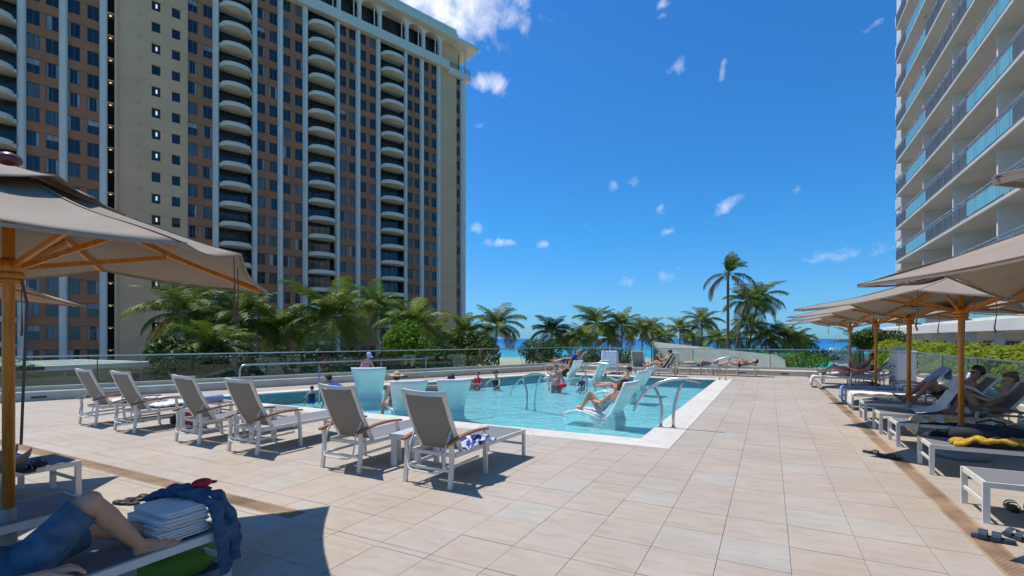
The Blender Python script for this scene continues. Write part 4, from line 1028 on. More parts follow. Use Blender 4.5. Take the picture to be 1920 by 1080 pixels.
# ---- parasols
def parasol(loc, rot, label, r=2.15, zt=2.78, ze=2.08, group='wooden market parasols with taupe canopies', hubz=2.17, low=False):
    t = thing('parasol', label, 'parasol', loc, rot, group)
    C4 = [Vector((r*math.cos(k*math.pi/2), r*math.sin(k*math.pi/2), ze)) for k in range(4)]; ap = Vector((0,0,zt)); rd = random.Random(int(loc[1]*77))
    ph = [rd.uniform(0,6) for _ in range(8)]
    def edge(k, tt): 
        p = C4[k].lerp(C4[(k+1)%4], tt); f = 1-.035*math.sin(2*math.pi*min(tt,1-tt))**2 if False else 1-.03*abs(math.sin(2*math.pi*tt))
        p = Vector((p.x*f, p.y*f, p.z + .18*(1-abs(2*tt-1)) - .035*abs(math.sin(2*math.pi*tt)))); return p
    def surf(k):
        def fn(u, v):
            s = .10+.90*v; e = edge(k, u); p = ap + (e-ap)*s
            p.z += -.05*math.sin(math.pi*s)*(1-.0) - .06*s*abs(math.sin(2*math.pi*u))*(1-s)*1.6 + .012*s*math.sin(9*s+ph[k]+5*u)
            return p
        return fn
    m = MB()
    for k in range(4): m.grid(surf(k), 16, 12)
    m.build('canopy', M['canopy'], t, True, solid=.004)
    sm = MB()
    for k in range(8):
        f_ = surf(k//2); sm.rbar([f_(.5*(k%2), i/12)+Vector((0,0,.003)) for i in range(13)], .022, .004)
    sm.build('seam', M['canopy'], t)
    hm = MB()
    for k in range(4):
        pts = [edge(k,i/16) for i in range(17)]
        hm.rbar([p+Vector((0,0,-.012)) for p in pts],   .006, .018)
    hm.build('hem', M['canopy'], t)
    m = MB()
    for k in range(4):
        def fn(u, v, k=k):
            s = .05+.30*v; e = edge(k,u); p = ap + (e-ap)*s; p.z += .02+.022*v + .035*v*math.sin(math.pi*u*2+ph[k+4])*v; return p
        m.grid(fn, 10, 4)
    m.build('vent_cap', M['canopy'], t, True, solid=.004)
    MB().ell((0,0,zt+.05), .075, .075, .05, 14).build('finial', M['knob'], t, True)
    MB().lathe([(.034,.12),(.034,hubz-.12),(.034,zt+.0)], 14).build('pole', M['wood'], t, True)
    h = MB(); h.lathe([(.036,hubz-.14),(.075,hubz-.13),(.08,hubz-.105),(.068,hubz-.10),(.085,hubz-.085),(.085,hubz-.06),(.07,hubz-.055),(.088,hubz-.04),(.088,hubz+.02),(.05,hubz+.03),(.036,hubz+.05)], 16)
    h.build('runner', M['wood'], t, True)
    MB().lathe([(.035,zt-.16),(.08,zt-.15),(.08,zt-.07),(.035,zt-.05)], 12).build('top_hub', M['wood'], t)
    for k in range(8):
        e = edge(k//2, .5*(k%2)); top = ap + (e-ap)*.04; top.z = zt-.11
        tip = ap+(e-ap)*.95; tip.z -= .035; mid = ap+(e-ap)*.52; mid.z -= .095
        MB().bar(top, mid, .026, .042).bar(mid, tip, .026, .042).build('rib', M['wood'], t)
        st = Vector((e.x,e.y,0)).normalized()*.075; st.z = hubz-.01; jn = ap+(e-ap)*.50; jn.z -= .13
        MB().bar(st, jn, .024, .036).build('strut', M['wood'], t)
    for k in ((0,2) if loc[1] > 3 or loc[0] < 0 else ()):
        if 1:
            for q in ((.52,.62) if loc[0] < 0 else (.5,)):
                p = edge(k,q)*1; p = Vector((p.x*.96,p.y*.96,p.z-.01)); MB().tube([p, p+Vector((.01,0,-.2)), p+Vector((-.015,.01,-.44)), p+Vector((0,0,-.5))], [.005,.005,.011,.013], 5).build('cord', M['strap'], t)
            continue
        c = C4[k]*.93; c.z = ze-.03; d = Vector((-c.y,c.x,0)).normalized()
        for q in (-.11,.12):
            p = c + d*q; MB().tube([p, p+Vector((.01,0,-.2)), p+Vector((-.015,.01,-.42)), p+Vector((0,0,-.47))], [.006,.006,.012,.015], 5).build('cord', M['strap'], t)
    MB().tube([(.05,.05,hubz-.1),(.08,.07,1.9),(.06,.06,1.4),(.045,.05,.9)], .009, 5).build('rope', M['cord'], t)
    b = MB(); b.lathe([(.30,.0),(.30,.06),(.26,.09),(.06,.10),(.05,.13),(.040,.45),(.035,.46)], 20); b.build('base', M['base'], t, True)
    return t
M['base'] = mat('parasol_base', (.30,.28,.25), .5, .2)
parasol((-4.74,1.41,0), R(1.5), 'big parasol at the left edge with orange pole, canopy filling the upper left', 2.06, 2.86, 2.15)
parasol((-7.8,.98,0), R(1), 'second parasol at the far left, only its pale canopy tip showing past the pole', 2.08, 2.76, 2.08)
for u, v, rt, lab, ze in ((2.66,2.22,8,'nearest parasol on the right, only a brown canopy corner in view',2.12),(2.72,5.35,10,'parasol on the right edge whose canopy tip hangs over the bare grey lounger',2.10),(2.36,8.95,14,'parasol with the thickest orange pole on the right, beside the black bag',2.08),
      (2.34,11.75,14,'second orange pole on the right, in front of the reading man',2.08),(2.4,15.4,15,'third orange pole on the right, in front of the towel cabinet',2.12),(2.45,20.3,14,'farthest parasol on the right, beside the sunbather in red',2.14)):
    parasol((u,v,0), R(rt), lab, 2.1, 2.75 if v < 3 else (2.88 if v < 6 else 2.64), ze, hubz=2.05)

# ---- sculpted loungers standing in the pool
def ledge_lounger_mesh():
    prof = [(.98,-.03,.54),(.80,.05,.56),(.58,.10,.57),(.38,.085,.57),(.18,.02,.56),(.02,-.035,.56),(-.12,-.02,.57),(-.24,.10,.60),(-.36,.30,.66),(-.47,.50,.73),(-.56,.68,.80),(-.60,.77,.83)]
    n = len(prof); m = MB(); k = 7; vs = []
    def nrm(i):
        a, b = prof[max(0,i-1)], prof[min(n-1,i+1)]; d = Vector((b[0]-a[0], b[1]-a[1])).normalized(); return Vector((d.y, -d.x))
    for side in (0, 1):
        for i, (y, z, w) in enumerate(prof):
            q = nrm(i); th = .05 if side else 0
            for j in range(k):
                x = (j/(k-1)-.5); dish = .035*(1-(2*x)**2)*(1 if 0 < i < n-1 else .5)
                off = -dish - th
                vs.append((x*w*(1 if not side else .985), y - q.x*-off*-1*-1, z - q.y*-off*-1*-1))
    fs = []
    for i in range(n-1):
        for j in range(k-1):
            fs.append((i*k+j, i*k+j+1, (i+1)*k+j+1, (i+1)*k+j)); b = n*k
            fs.append((b+i*k+j, b+(i+1)*k+j, b+(i+1)*k+j+1, b+i*k+j+1))
        for j in (0, k-1):
            b = n*k; q = (i*k+j, (i+1)*k+j, b+(i+1)*k+j, b+i*k+j); fs.append(q if j == 0 else q[::-1])
    for i in (0, n-1):
        for j in range(k-1):
            b = n*k; q = (i*k+j, b+i*k+j, b+i*k+j+1, i*k+j+1); fs.append(q if i == 0 else q[::-1])
    m.add(vs, fs)
    sh = m.mesh('shell', M['shell'], True)
    b = MB(); secs = [(-.42,.20,.56),(.25,-.06,.50)]
    pr = [(-.30,.10),(-.37,-.10),(-.35,-.27),(.10,-.27),(.24,-.03),(.02,-.09),(-.12,-.075),(-.22,.03)]; k_ = len(pr)
    b.add([(-.28,y,z) for y,z in pr]+[(.28,y,z) for y,z in pr], [tuple(range(k_)),tuple(range(2*k_-1,k_-1,-1))]+[(i,k_+i,k_+(i+1)%k_,(i+1)%k_) for i in range(k_)])
    return sh, b.mesh('base', M['shell'])
LSH, LBS = ledge_lounger_mesh()
def ledge(u, v, rz, label, s=1.0):
    t = thing('pool_lounger', label, 'pool lounger', (u,v,WL), R(rz), 'white sculpted loungers standing in the pool'); t.scale = (s,s,s)
    inst('shell', LSH, t); inst('base', LBS, t)
    for x in (-.2,.2): MB().ell((x,-.615,.66), .012, .008, .012, 6).build('bolt', M['black'], t)
    return t
for a in [(-10.7,11.2,38,'pool lounger in front of the woman with the cap, seen from behind',1.2),(-7.72,9.2,48,'pool lounger beside the seated woman with the flowery hat',1.05),(-7.12,10.25,42,'pool lounger over whose back a sunbather spreads both arms',1.02),
          (-3.35,11.0,82,'front pool lounger with the woman in the patterned swimsuit, next to the near handrail',1.05),(-4.1,15.4,84,'pool lounger under the woman with the sun visor',1.0),(-4.3,17.6,84,'empty pool lounger behind the one with the sun visor woman',1.0),
          (-6.75,20.1,80,'empty white pool lounger at the far pool edge',1.1),(-8.0,20.3,84,'pool lounger at the far pool edge with the woman in black',1.05)]: ledge(*a)

# ---- stainless handrails
def arch_rail(u, v, rz, label, sx=1, sz=1, z0=0):
    t = thing('pool_handrail', label, 'handrail', (u,v,z0), R(rz), 'arched steel handrails of the pool')
    pth = [(-.73,.27),(-.69,.37),(-.62,.50),(-.52,.63),(-.40,.74),(-.25,.83),(-.08,.89),(.10,.915),(.28,.905),(.48,.865)]
    MB().tube([(x*sx,0,z*sz-z0*.0) for x,z in pth], .026, 10).build('rail', M['steel'], t, True)
    p1 = [(0,0),(-.0,.2),(.02,.4),(.07,.62),(.13,.80),(.20,.90)]; p2 = [(-.23,0),(-.21,.2),(-.21,.38),(-.25,.56),(-.32,.70),(-.36,.755)]
    for p in (p1, p2):
        MB().tube([(x*sx,0,z*sz) for x,z in p], .026, 10).build('post', M['steel'], t, True)
        MB().lathe([(.055,0),(.055,.012),(.03,.02)], 14, (p[0][0]*sx,0,.006)).build('flange', M['steel'], t)
    return t
arch_rail(-1.57,9.38,0,'arched handrail on the coping at the near right of the pool')
arch_rail(-1.55,21.3,0,'arched handrail on the far right corner of the pool coping')
arch_rail(-5.75,12.3,-30,'arched handrail standing in the middle of the pool',1.75,1.15,PF+.02)
arch_rail(-5.8,17.8,-12,'arched handrail farther back in the pool near the small child',1.7,1.2,PF+.02)
t = thing('ramp_handrail', 'long low steel handrail along the left side of the pool', 'handrail', (-12.5,8.2,0), R(-3))
MB().tube([(0,0,-.5),(0,0,.78),(0,.03,.88),(0,.1,.935),(0,.25,.95),(0,7.6,.86)], .026, 10).build('rail', M['steel'], t, True)
for y in (2.5,5.1,7.5): MB().tube([(0,y,-.5),(0,y,.93-y*.01)], .022, 8).build('post', M['steel'], t, True)

# ---- towel cabinet
t = thing('towel_cabinet', 'tall white towel cabinet with door and drawer by the right-hand loungers', 'cabinet', (3.52,19.0,0), 0)
MB().box(0,.46,0,1.3,.0,1.22).build('body', M['plaster_white'], t, bevel=.02)
MB().box(-.03,.49,-.03,1.33,1.222,1.27).build('lid', M['plaster_white'], t, bevel=.012)
MB().box(-.02,-.001,.06,1.22,.06,.82).build('door', M['plaster_white'], t, bevel=.006); MB().box(-.02,-.001,.06,1.22,.86,1.19).build('drawer', M['plaster_white'], t, bevel=.006)
MB().box(-.045,-.021,.25,.45,.76,.79).build('handle', M['black'], t); MB().box(-.045,-.021,.85,.9,.72,.79).build('latch', M['black'], t)
MB().box(.04,.42,-.02,-.001,.06,1.19).build('side_panel', M['plaster_white'], t, bevel=.006)
t = thing('towel_cabinet', 'small white box behind the tall towel cabinet', 'cabinet', (3.7,20.42,0), 0)
MB().box(0,.5,0,.5,0,1.33).build('body', M['plaster_white'], t, bevel=.05); MB().box(-.02,.52,-.02,.52,1.332,1.38).build('lid', M['plaster_white'], t, bevel=.02)

# ---- cloths
def cloth(name, label, cat, fn, nu, nv, mt, th=.012, group=None, folds=.01, fs=7, seed=0):
    def f(u, v):
        p = Vector(fn(u, v)); n_ = noise.noise((u*fs+seed*3.1, v*fs*1.3, seed)); p.z += folds*n_; p.x += folds*.6*noise.noise((v*fs, u*fs+9, seed)); p.y += folds*.6*noise.noise((v*fs+4, u*fs, seed)); return p
    o = MB().grid(f, nu, nv).build(name, mt, None, True, solid=th)
    return tag(o, label, cat, group)
def poly_path(pts):
    L_ = [0]; 
    for i in range(1, len(pts)): L_.append(L_[-1]+(Vector(pts[i])-Vector(pts[i-1])).length)
    def f(s):
        d = s*L_[-1]
        for i in range(1, len(pts)):
            if d <= L_[i] or i == len(pts)-1:
                q = (d-L_[i-1])/max(1e-6, L_[i]-L_[i-1]); return Vector(pts[i-1]).lerp(Vector(pts[i]), q)
    return f
def strip_cloth(label, pts, across, mt, nu=10, nv=26, **k):
    f = poly_path(pts); ac = Vector(across)
    return cloth(k.pop('name','towel'), label, k.pop('cat','towel'), lambda u, v: f(v)+ac*(u-.5), nu, nv, mt, **k)
def bed_w(v, y, z): return (3.49-y, v, z)
# towels over the loungers on the right
strip_cloth('white towel spread on a lounger and hanging to the paving at its foot', [bed_w(13.98,.5,.395),bed_w(13.98,1.74,.395),bed_w(13.98,1.80,.37),bed_w(13.98,1.83,.1)], (0,.70,0), M['towel'], folds=.02, seed=1)
strip_cloth('blue towel spread on a lounger and hanging over its foot', [bed_w(15.5,.4,.395),bed_w(15.5,1.74,.395),bed_w(15.5,1.80,.37),bed_w(15.5,1.83,.08)], (0,.72,0), M['blue_towel'], folds=.012, seed=2)
strip_cloth('white towel under the sunbather in red, hanging over the foot of the lounger', [bed_w(19.7,.62,.40),bed_w(19.7,2.16,.395),bed_w(19.7,2.22,.37),bed_w(19.7,2.26,.12)], (0,.74,0), M['towel'], folds=.025, seed=3)
strip_cloth('white towel on the farthest lounger on the right', [bed_w(21.4,.9,.395),bed_w(21.4,1.74,.395),bed_w(21.4,1.82,.36),bed_w(21.4,1.84,.15)], (0,.7,0), M['towel'], folds=.02, seed=4)
def back_pts(v, deg, s0, s1):
    a = R(deg); return [bed_w(v,.25-math.cos(a)*s+math.sin(a)*.03,.365+math.sin(a)*s+.03*math.cos(a)) for s in (s0, s1)]
for v, deg, mt, lab, sd in ((13.98,42,M['towel'],'white towel draped over the lounger back to the left of the reading man',5),(15.5,45,M['blue_towel'],'blue towel draped over the lounger back beside the towel cabinet',6)):
    p = back_pts(v, deg, .05, .80); e = Vector(p[1])
    strip_cloth(lab, [p[0], p[1], (e.x+.05,e.y,e.z-.02), (e.x+.06,e.y,e.z-.3)], (0,.62,0), mt, folds=.012, seed=sd)
# far side
strip_cloth('lilac white towel draped over the back of a far lounger', [(-6.55,22.36,.62),(-6.55,22.24,1.08),(-6.55,22.18,1.09),(-6.55,22.08,.35)], (.75,.06,0), mat('lilac_towel', (.62,.62,.72), .95, vary=.1, scale=8, stretch=(8,8,.3)), folds=.03, seed=8)
strip_cloth('white towel over the back of the lounger of the woman with the red book', [(-4.1,22.25,.45),(-3.72,22.3,1.02),(-3.60,22.3,1.03),(-3.52,22.3,.62)], (.05,.68,0), M['towel'], folds=.012, seed=9)
# left row
strip_cloth('white towel lying on the seat of the lounger with the dark bag', [(-10.14,4.95,.40),(-10.14,5.5,.43),(-10.14,5.85,.41)], (.5,0,0), M['towel'], folds=.05, seed=11, th=.03)
strip_cloth('white towel lying on the seat of the farthest poolside lounger', [(-11.52,4.9,.41),(-11.52,5.4,.43),(-11.52,5.8,.4)], (.5,0,0), M['towel'], folds=.05, seed=12, th=.03)
o = MB().tube([(-9.95,5.75,.44),(-9.95,6.15,.445)], [.07,.07], 12).build('towel', M['blue_towel'], None, True); tag(o, 'rolled grey-blue towel at the foot of the lounger with the dark bag', 'towel')
def pattern_mat():
    m, N, L, p = node_mat('blue_white_print'); g = N.new('ShaderNodeNewGeometry').outputs['Position']
    v = N.new('ShaderNodeTexVoronoi'); v.inputs['Scale'].default_value = 13; v.feature = 'DISTANCE_TO_EDGE'; L.new(g, v.inputs['Vector'])
    n = N.new('ShaderNodeTexNoise'); n.inputs['Scale'].default_value = 16; L.new(g, n.inputs['Vector'])
    r = N.new('ShaderNodeValToRGB'); L.new(n.outputs[0], r.inputs[0]); r.color_ramp.interpolation = 'CONSTANT'
    r.color_ramp.elements[0].color = (.03,.08,.42,1); r.color_ramp.elements[1].color = (.65,.68,.75,1); r.color_ramp.elements[1].position = .5
    L.new(r.outputs[0], p.inputs['Base Color']); p.inputs['Roughness'].default_value = .9; return m
M['print'] = pattern_mat()
strip_cloth('crumpled blue and white printed cloth on the nearest armed lounger', [(-3.15,4.74,.40),(-3.13,4.9,.49),(-3.12,5.05,.46),(-3.12,5.2,.39)], (.36,.0,0), M['print'], folds=.075, fs=5, seed=14, th=.015, name='cloth', cat='cloth')
# dark bag and sandals under the fifth lounger
def duffel(name, loc, rz, l, w, h, mt, label, cat, strap=None, acc=None):
    t = thing(name, label, cat, loc, rz); m = MB(); n = 12; vs = []; secs = 9
    for i in range(secs):
        s = i/(secs-1); k = (math.sin(math.pi*min(max(s,.06),.94)))**.35
        for j in range(n):
            a = 2*math.pi*j/n; cx = math.copysign(abs(math.cos(a))**.7, math.cos(a)); cz = math.copysign(abs(math.sin(a))**.7, math.sin(a))
            vs.append(((s-.5)*l, cx*w/2*k*(1+.12*noise.noise((s*4,a,l))), h/2+cz*h/2*k*(1+.15*noise.noise((s*5,a,w)))))
    fs = [(i*n+j,(i+1)*n+j,(i+1)*n+(j+1)%n,i*n+(j+1)%n) for i in range(secs-1) for j in range(n)]+[tuple(range(n)),tuple((secs-1)*n+n-1-j for j in range(n))]
    m.add(vs, fs); m.build('body', mt, t, True)
    MB().tube([(-l*.25,-w*.3,h*.85),(-l*.2,-w*.15,h*1.15),(0,0,h*1.28),(l*.2,w*.1,h*1.1),(l*.25,w*.2,h*.8)], .012, 6).build('handle', M['black'], t)
    if acc: MB().box(-l*.12,l*.10,-w*.52,w*.52,.02,h*.98).build('panel', acc, t, bevel=.02)
    return t
M['pink'] = mat('pink', (.55,.03,.10), .8); M['lime'] = mat('lime', (.15,.26,.02), .7, vary=.1); M['red'] = mat('red', (.55,.012,.02), .7, vary=.2, scale=20)
duffel('tote_bag', (-9.9,5.45,0), R(80), .55, .25, .24, M['black'], 'black and pink bag under the lounger with the white towel', 'bag', acc=M['pink'])
duffel('tote_bag', (-3.62,1.95,0), R(85), .46, .3, .22, M['lime'], 'lime green bag under the foot of the nearest bed', 'bag')
duffel('backpack', (2.35,7.9,.39), R(8), .75, .34, .22, M['dark_cloth'], 'slouched black bag on the lounger beside the thickest parasol pole', 'bag')
duffel('backpack', (2.75,19.05,0), R(10), .6, .34, .30, M['dark_cloth'], 'black bag on the paving under the sunbather in red', 'bag')
duffel('backpack', (2.45,10.2,0), R(20), .5, .28, .16, M['dark_cloth'], 'flat dark bag under the lounger of the woman in the mint bikini', 'bag')
strip_cloth('mustard yellow towel bunched beside the black bag', [(1.95,7.72,.40),(2.15,7.7,.46),(2.5,7.72,.47),(2.85,7.75,.42)], (0,.24,0), mat('mustard', (.55,.33,.03), .95, vary=.35, scale=30, bump=.6, bscale=120), folds=.07, fs=6, seed=21, th=.03)
strip_cloth('lilac towel folded at the head of the lounger with the black bag', [(2.8,7.9,.41),(3.1,7.9,.50),(3.35,7.9,.62)], (0,.5,0), mat('lilac', (.45,.48,.68), .95), folds=.05, seed=22, th=.03)
def check_mat():
    m, N, L, p = node_mat('yellow_check'); g = N.new('ShaderNodeNewGeometry').outputs['Position']
    c = N.new('ShaderNodeTexChecker'); c.inputs['Scale'].default_value = 11; c.inputs[1].default_value = (.60,.38,.03,1); c.inputs[2].default_value = (.62,.62,.62,1); L.new(g, c.inputs['Vector']); L.new(c.outputs[0], p.inputs['Base Color']); p.inputs['Roughness'].default_value = .95; return m
strip_cloth('yellow and white checked towel on a lounger behind the black bag', [(1.95,9.65,.2),(1.98,9.62,.41),(2.3,9.62,.45),(2.75,9.62,.43),(3.05,9.65,.46)], (0,.62,0), check_mat(), folds=.045, seed=23, th=.02)
# footwear
def sandal(loc, rz, mt, l=.27, w=.10, kind='thong', sc=1):
    return None
def shoes(name, label, cat, places, mt, kind):
    t = thing(name, label, cat, places[0][0])
    o0 = Vector(places[0][0])
    for loc, rz in places:
        m = MB(); out = [(.5,0),(.47,.22),(.3,.36),(0,.30),(-.3,.28),(-.46,.2),(-.5,0),(-.46,-.2),(-.3,-.27),(0,-.28),(.3,-.34),(.47,-.2)]
        c, s = math.cos(rz), math.sin(rz); L_ = .27; W_ = .27*.42
        q = Vector(loc)-o0; tf = lambda x,y,z: (q.x+c*x-s*y, q.y+s*x+c*y, q.z+z)
        n = len(out); vs = [tf(x*L_,y*W_*1.25,0) for x,y in out]+[tf(x*L_,y*W_*1.25,.022+(.008 if x < -.2 else 0)) for x,y in out]
        m.add(vs, [tuple(range(n-1,-1,-1)), tuple(range(n,2*n))]+[(i,(i+1)%n,n+(i+1)%n,n+i) for i in range(n)])
        b = m.build('sole', mt, t)
        k = MB()
        if kind == 'thong':
            for sg in (-1,1): k.tube([tf(.075,0,.022),tf(.06,sg*.02,.05),tf(.0,sg*.042,.05),tf(-.05,sg*.046,.02)], .007, 6)
        else:
            for x0 in (-.02,.06):
                k.grid(lambda u, v, x0=x0: tf(x0-.028+.056*u, -.056*math.cos(math.pi*v), .012+.062*math.sin(math.pi*v)**.8), 2, 8)
        k.build('strap', mt, b)
    return t
M['rubber'] = mat('rubber', (.035,.025,.02), .6); M['navy'] = mat('navy', (.02,.035,.06), .6)
a, b = at(1637,851), at(1667,859)
shoes('flip_flops', 'pair of brown flip-flops on the drain by the right-hand loungers', 'flip-flops', [(a, R(-35)), (b, R(-20))], M['rubber'], 'thong')
a, b = at(1862,1013), at(1915,1013)
shoes('slide_sandals', 'dark two-strap slides on the paving at the lower right', 'sandals', [(a, R(160)), (b, R(120))], M['navy'], 'slide')
a = at(1898,955); b = at(1935,960)
shoes('slide_sandals', 'black shoes in the shade beneath the bare grey lounger', 'sandals', [(a, R(80)), (b, R(75))], M['black'], 'slide')
a, b = at(236,945), at(262,938)
shoes('flip_flops', 'dark sandals on the sunlit paving behind the folded towels', 'flip-flops', [(a, R(20)), (b, R(40))], M['rubber'], 'thong')
a, b = at(44,884,.39), at(72,872,.39)
shoes('slide_sandals', 'black sandals lying on the foot of a shaded bed', 'sandals', [(a, R(10)), (b, R(-10))], M['black'], 'slide')
shoes('slide_sandals', 'dark navy shoes beneath the fifth armed lounger', 'sandals', [(Vector((-9.45,5.2,0)), R(10)), (Vector((-9.3,5.33,0)), R(14))], M['navy'], 'slide')
a, b = at(338,1078), at(372,1072)
shoes('slide_sandals', 'dark shoes on the paving by the lime green bag', 'sandals', [(a, R(80)), (b, R(70))], M['navy'], 'slide')
# folded towels and jeans at the foot of the nearest bed
t0 = Vector((-3.47,1.80,.385)); tw = random.Random(9)
for i in range(5):
    zz0 = t0.z+.022+.037*i; w_, d_ = .42+tw.uniform(-.04,.03), .31+tw.uniform(-.03,.03); ox, oy = tw.uniform(-.015,.015), tw.uniform(-.015,.015)
    def sp(c, k): return math.copysign(abs(c)**k, c)
    tm = MB()
    for lay in (0, 1):
        def fn(u, v, i=i, w_=w_-.012*lay, d_=d_, zz0=zz0-.009+.018*lay, ox=ox+.006*lay, oy=oy-.008*lay):
            a = 2*math.pi*u; b = math.pi*(v-.5); cb = sp(math.cos(b),.28); x, y, z = sp(math.cos(a),.22)*cb, sp(math.sin(a),.22)*cb, sp(math.sin(b),.8)
            edge_ = max(abs(x),abs(y)); n1, n2 = noise.noise((x*2+i*7+lay*3,y*2,z*.3)), noise.noise((x*7,y*7+i*3+lay*5,z*.3))
            sag = -.010*max(0,edge_-.7)*(1+n1*4)
            return (t0.x+ox+x*w_/2*(1+.05*n1+.02*n2), t0.y+oy+y*d_/2*(1+.05*n2), zz0+z*.0105*(1+.2*n1)+.009*n1+.005*n2+sag)
        tm.grid(fn, 60, 12)
    o = tm.build('folded_towel', M['towel'], None, True)
    tag(o, ['bottom white towel of the folded stack on the nearest bed','second white towel from the bottom of the folded stack','middle white towel of the folded stack','white towel second from the top of the folded stack','top white towel of the folded stack, right under the jeans'][i], 'towel', 'folded white towels')
M['denim'] = mat('denim', (.024,.07,.135), .9, col2=(.08,.155,.235), scale=16, bump=.5, bscale=160)
jn = thing('jeans', 'blue jeans thrown over the towel stack, legs hanging off the end of the bed', 'jeans', (-3.45,1.9,.592))
def sleeve(name, pts, w, th, seed):
    f = poly_path(pts)
    def fn(u, v):
        c = f(v); d = (f(min(1,v+.02))-f(max(0,v-.02))).normalized(); sd = Vector((-.25,1,0)).normalized(); n_ = d.cross(sd).normalized(); a = 2*math.pi*u
        k = 1+.35*noise.noise((u*3,v*7,seed)); q = .03*noise.noise((v*9,u*4,seed+5))
        return c + sd*(math.cos(a)*w*k+q) + n_*(math.sin(a)*th*(1+.5*noise.noise((v*12,u*5,seed)))+q*.5) - Vector((-3.45,1.9,.64))
    return MB().grid(fn, 20, 40).build(name, M['denim'], jn, True)
sleeve('trouser_leg', [(-3.66,1.86,.635),(-3.52,1.90,.655),(-3.36,1.93,.65),(-3.25,1.96,.60),(-3.215,1.98,.48),(-3.205,1.99,.30),(-3.21,2.0,.14)], .044, .022, 1)
sleeve('trouser_leg', [(-3.62,1.98,.63),(-3.48,2.0,.66),(-3.34,2.03,.63),(-3.26,2.06,.54),(-3.225,2.08,.36),(-3.23,2.09,.2)], .042, .022, 4)
sleeve('waist', [(-3.70,1.80,.625),(-3.62,1.90,.665),(-3.52,1.97,.67),(-3.46,2.02,.65)], .06, .026, 8)
t = thing('cap', 'red cap lying on the jeans on top of the towel stack', 'cap', (-3.50,2.02,.645), R(30))
MB().ell((0,0,0), .06,.075,.03, 14).build('crown', M['red'], t, True); MB().ell((0,.09,-.02), .055,.05,.007, 12).build('brim', M['black'], t, True)
# ================================================================ PEOPLE
def skin_mat(name, c): 
    m = mat(name, c, .5, vary=.08, scale=7); p = m.node_tree.nodes['Principled BSDF']; p.inputs['Subsurface Weight'].default_value = .08; p.inputs['Subsurface Radius'].default_value = (.02,.008,.004); return m
SK = {'tan': skin_mat('skin_tan',(.56,.29,.18)), 'fair': skin_mat('skin_fair',(.58,.33,.235)), 'brown': skin_mat('skin_brown',(.42,.21,.125)), 'pink': skin_mat('skin_pink',(.55,.27,.20))}
HR = {'dark': mat('hair_dark',(.018,.012,.009),.6,bump=.4,bscale=60), 'brown': mat('hair_brown',(.075,.03,.014),.6,bump=.4,bscale=60), 'blond': mat('hair_blond',(.35,.22,.10),.6,bump=.4,bscale=60), 'grey': mat('hair_grey',(.30,.28,.26),.6,bump=.4,bscale=60), 'red': mat('hair_auburn',(.20,.062,.02),.6,bump=.4,bscale=60)}
CL = {'black': M['dark_cloth'], 'denim': M['denim'], 'blue': mat('cloth_blue',(.012,.05,.42),.8), 'navy': mat('cloth_navy',(.015,.025,.07),.8), 'pink': mat('cloth_pink',(.55,.08,.25),.8,col2=(.65,.30,.5),scale=14), 'mint': mat('cloth_mint',(.30,.62,.50),.8), 'red': M['red'], 'grey': mat('cloth_grey',(.20,.20,.23),.85), 'white': M['towel'], 'lav': mat('cloth_lavender',(.50,.42,.72),.8), 'floral': mat('cloth_floral',(.02,.05,.04),.8,col2=(.45,.25,.3),scale=30), 'spots': mat('cloth_spots',(.01,.01,.02),.8,col2=(.7,.7,.7),scale=45), 'ltblue': mat('cloth_light_blue',(.40,.52,.62),.85), 'straw': mat('straw',(.55,.42,.25),.9,bump=.4,bscale=90), 'teal': mat('cloth_teal',(.02,.2,.2),.8)}
def rcone(m, p, q, r0, r1, n=12):
    p, q = Vector(p), Vector(q); d = q-p; L_ = d.length
    if L_ < 1e-5: d = Vector((0,0,1)); L_ = 1e-4
    d.normalize(); x = d.orthogonal().normalized(); y = d.cross(x); rings = []
    for a in (-75,-45,-15): rings.append((p+d*r0*math.sin(R(a)), r0*math.cos(R(a))))
    for a in (15,45,75): rings.append((q+d*r1*math.sin(R(a)), r1*math.cos(R(a))))
    vs = []
    for c, r in rings:
        for j in range(n): t = 2*math.pi*j/n; vs.append(c+(x*math.cos(t)+y*math.sin(t))*r)
    k = len(rings); fs = [(i*n+j,i*n+(j+1)%n,(i+1)*n+(j+1)%n,(i+1)*n+j) for i in range(k-1) for j in range(n)]
    vs += [p-d*r0, q+d*r1]; b = k*n
    fs += [(b,(j+1)%n,j) for j in range(n)]+[(b+1,(k-1)*n+j,(k-1)*n+(j+1)%n) for j in range(n)]
    m.add(vs, fs)
def dv(e, s, side=1):
    e, s = R(e), R(s); return Vector((side*math.sin(s), math.cos(s)*math.cos(e), math.cos(s)*math.sin(e)))
def remesh(mb, voxel, smooth=3):
    me = mb.mesh('tmp', []); o = bpy.data.objects.new('tmp', me); C.objects.link(o)
    r = o.modifiers.new('r','REMESH'); r.mode = 'VOXEL'; r.voxel_size = voxel; r.use_smooth_shade = True
    s = o.modifiers.new('s','SMOOTH'); s.factor = .5; s.iterations = smooth
    dg = bpy.context.evaluated_depsgraph_get(); out = bpy.data.meshes.new_from_object(o.evaluated_get(dg)); bpy.data.objects.remove(o, do_unlink=True); return out
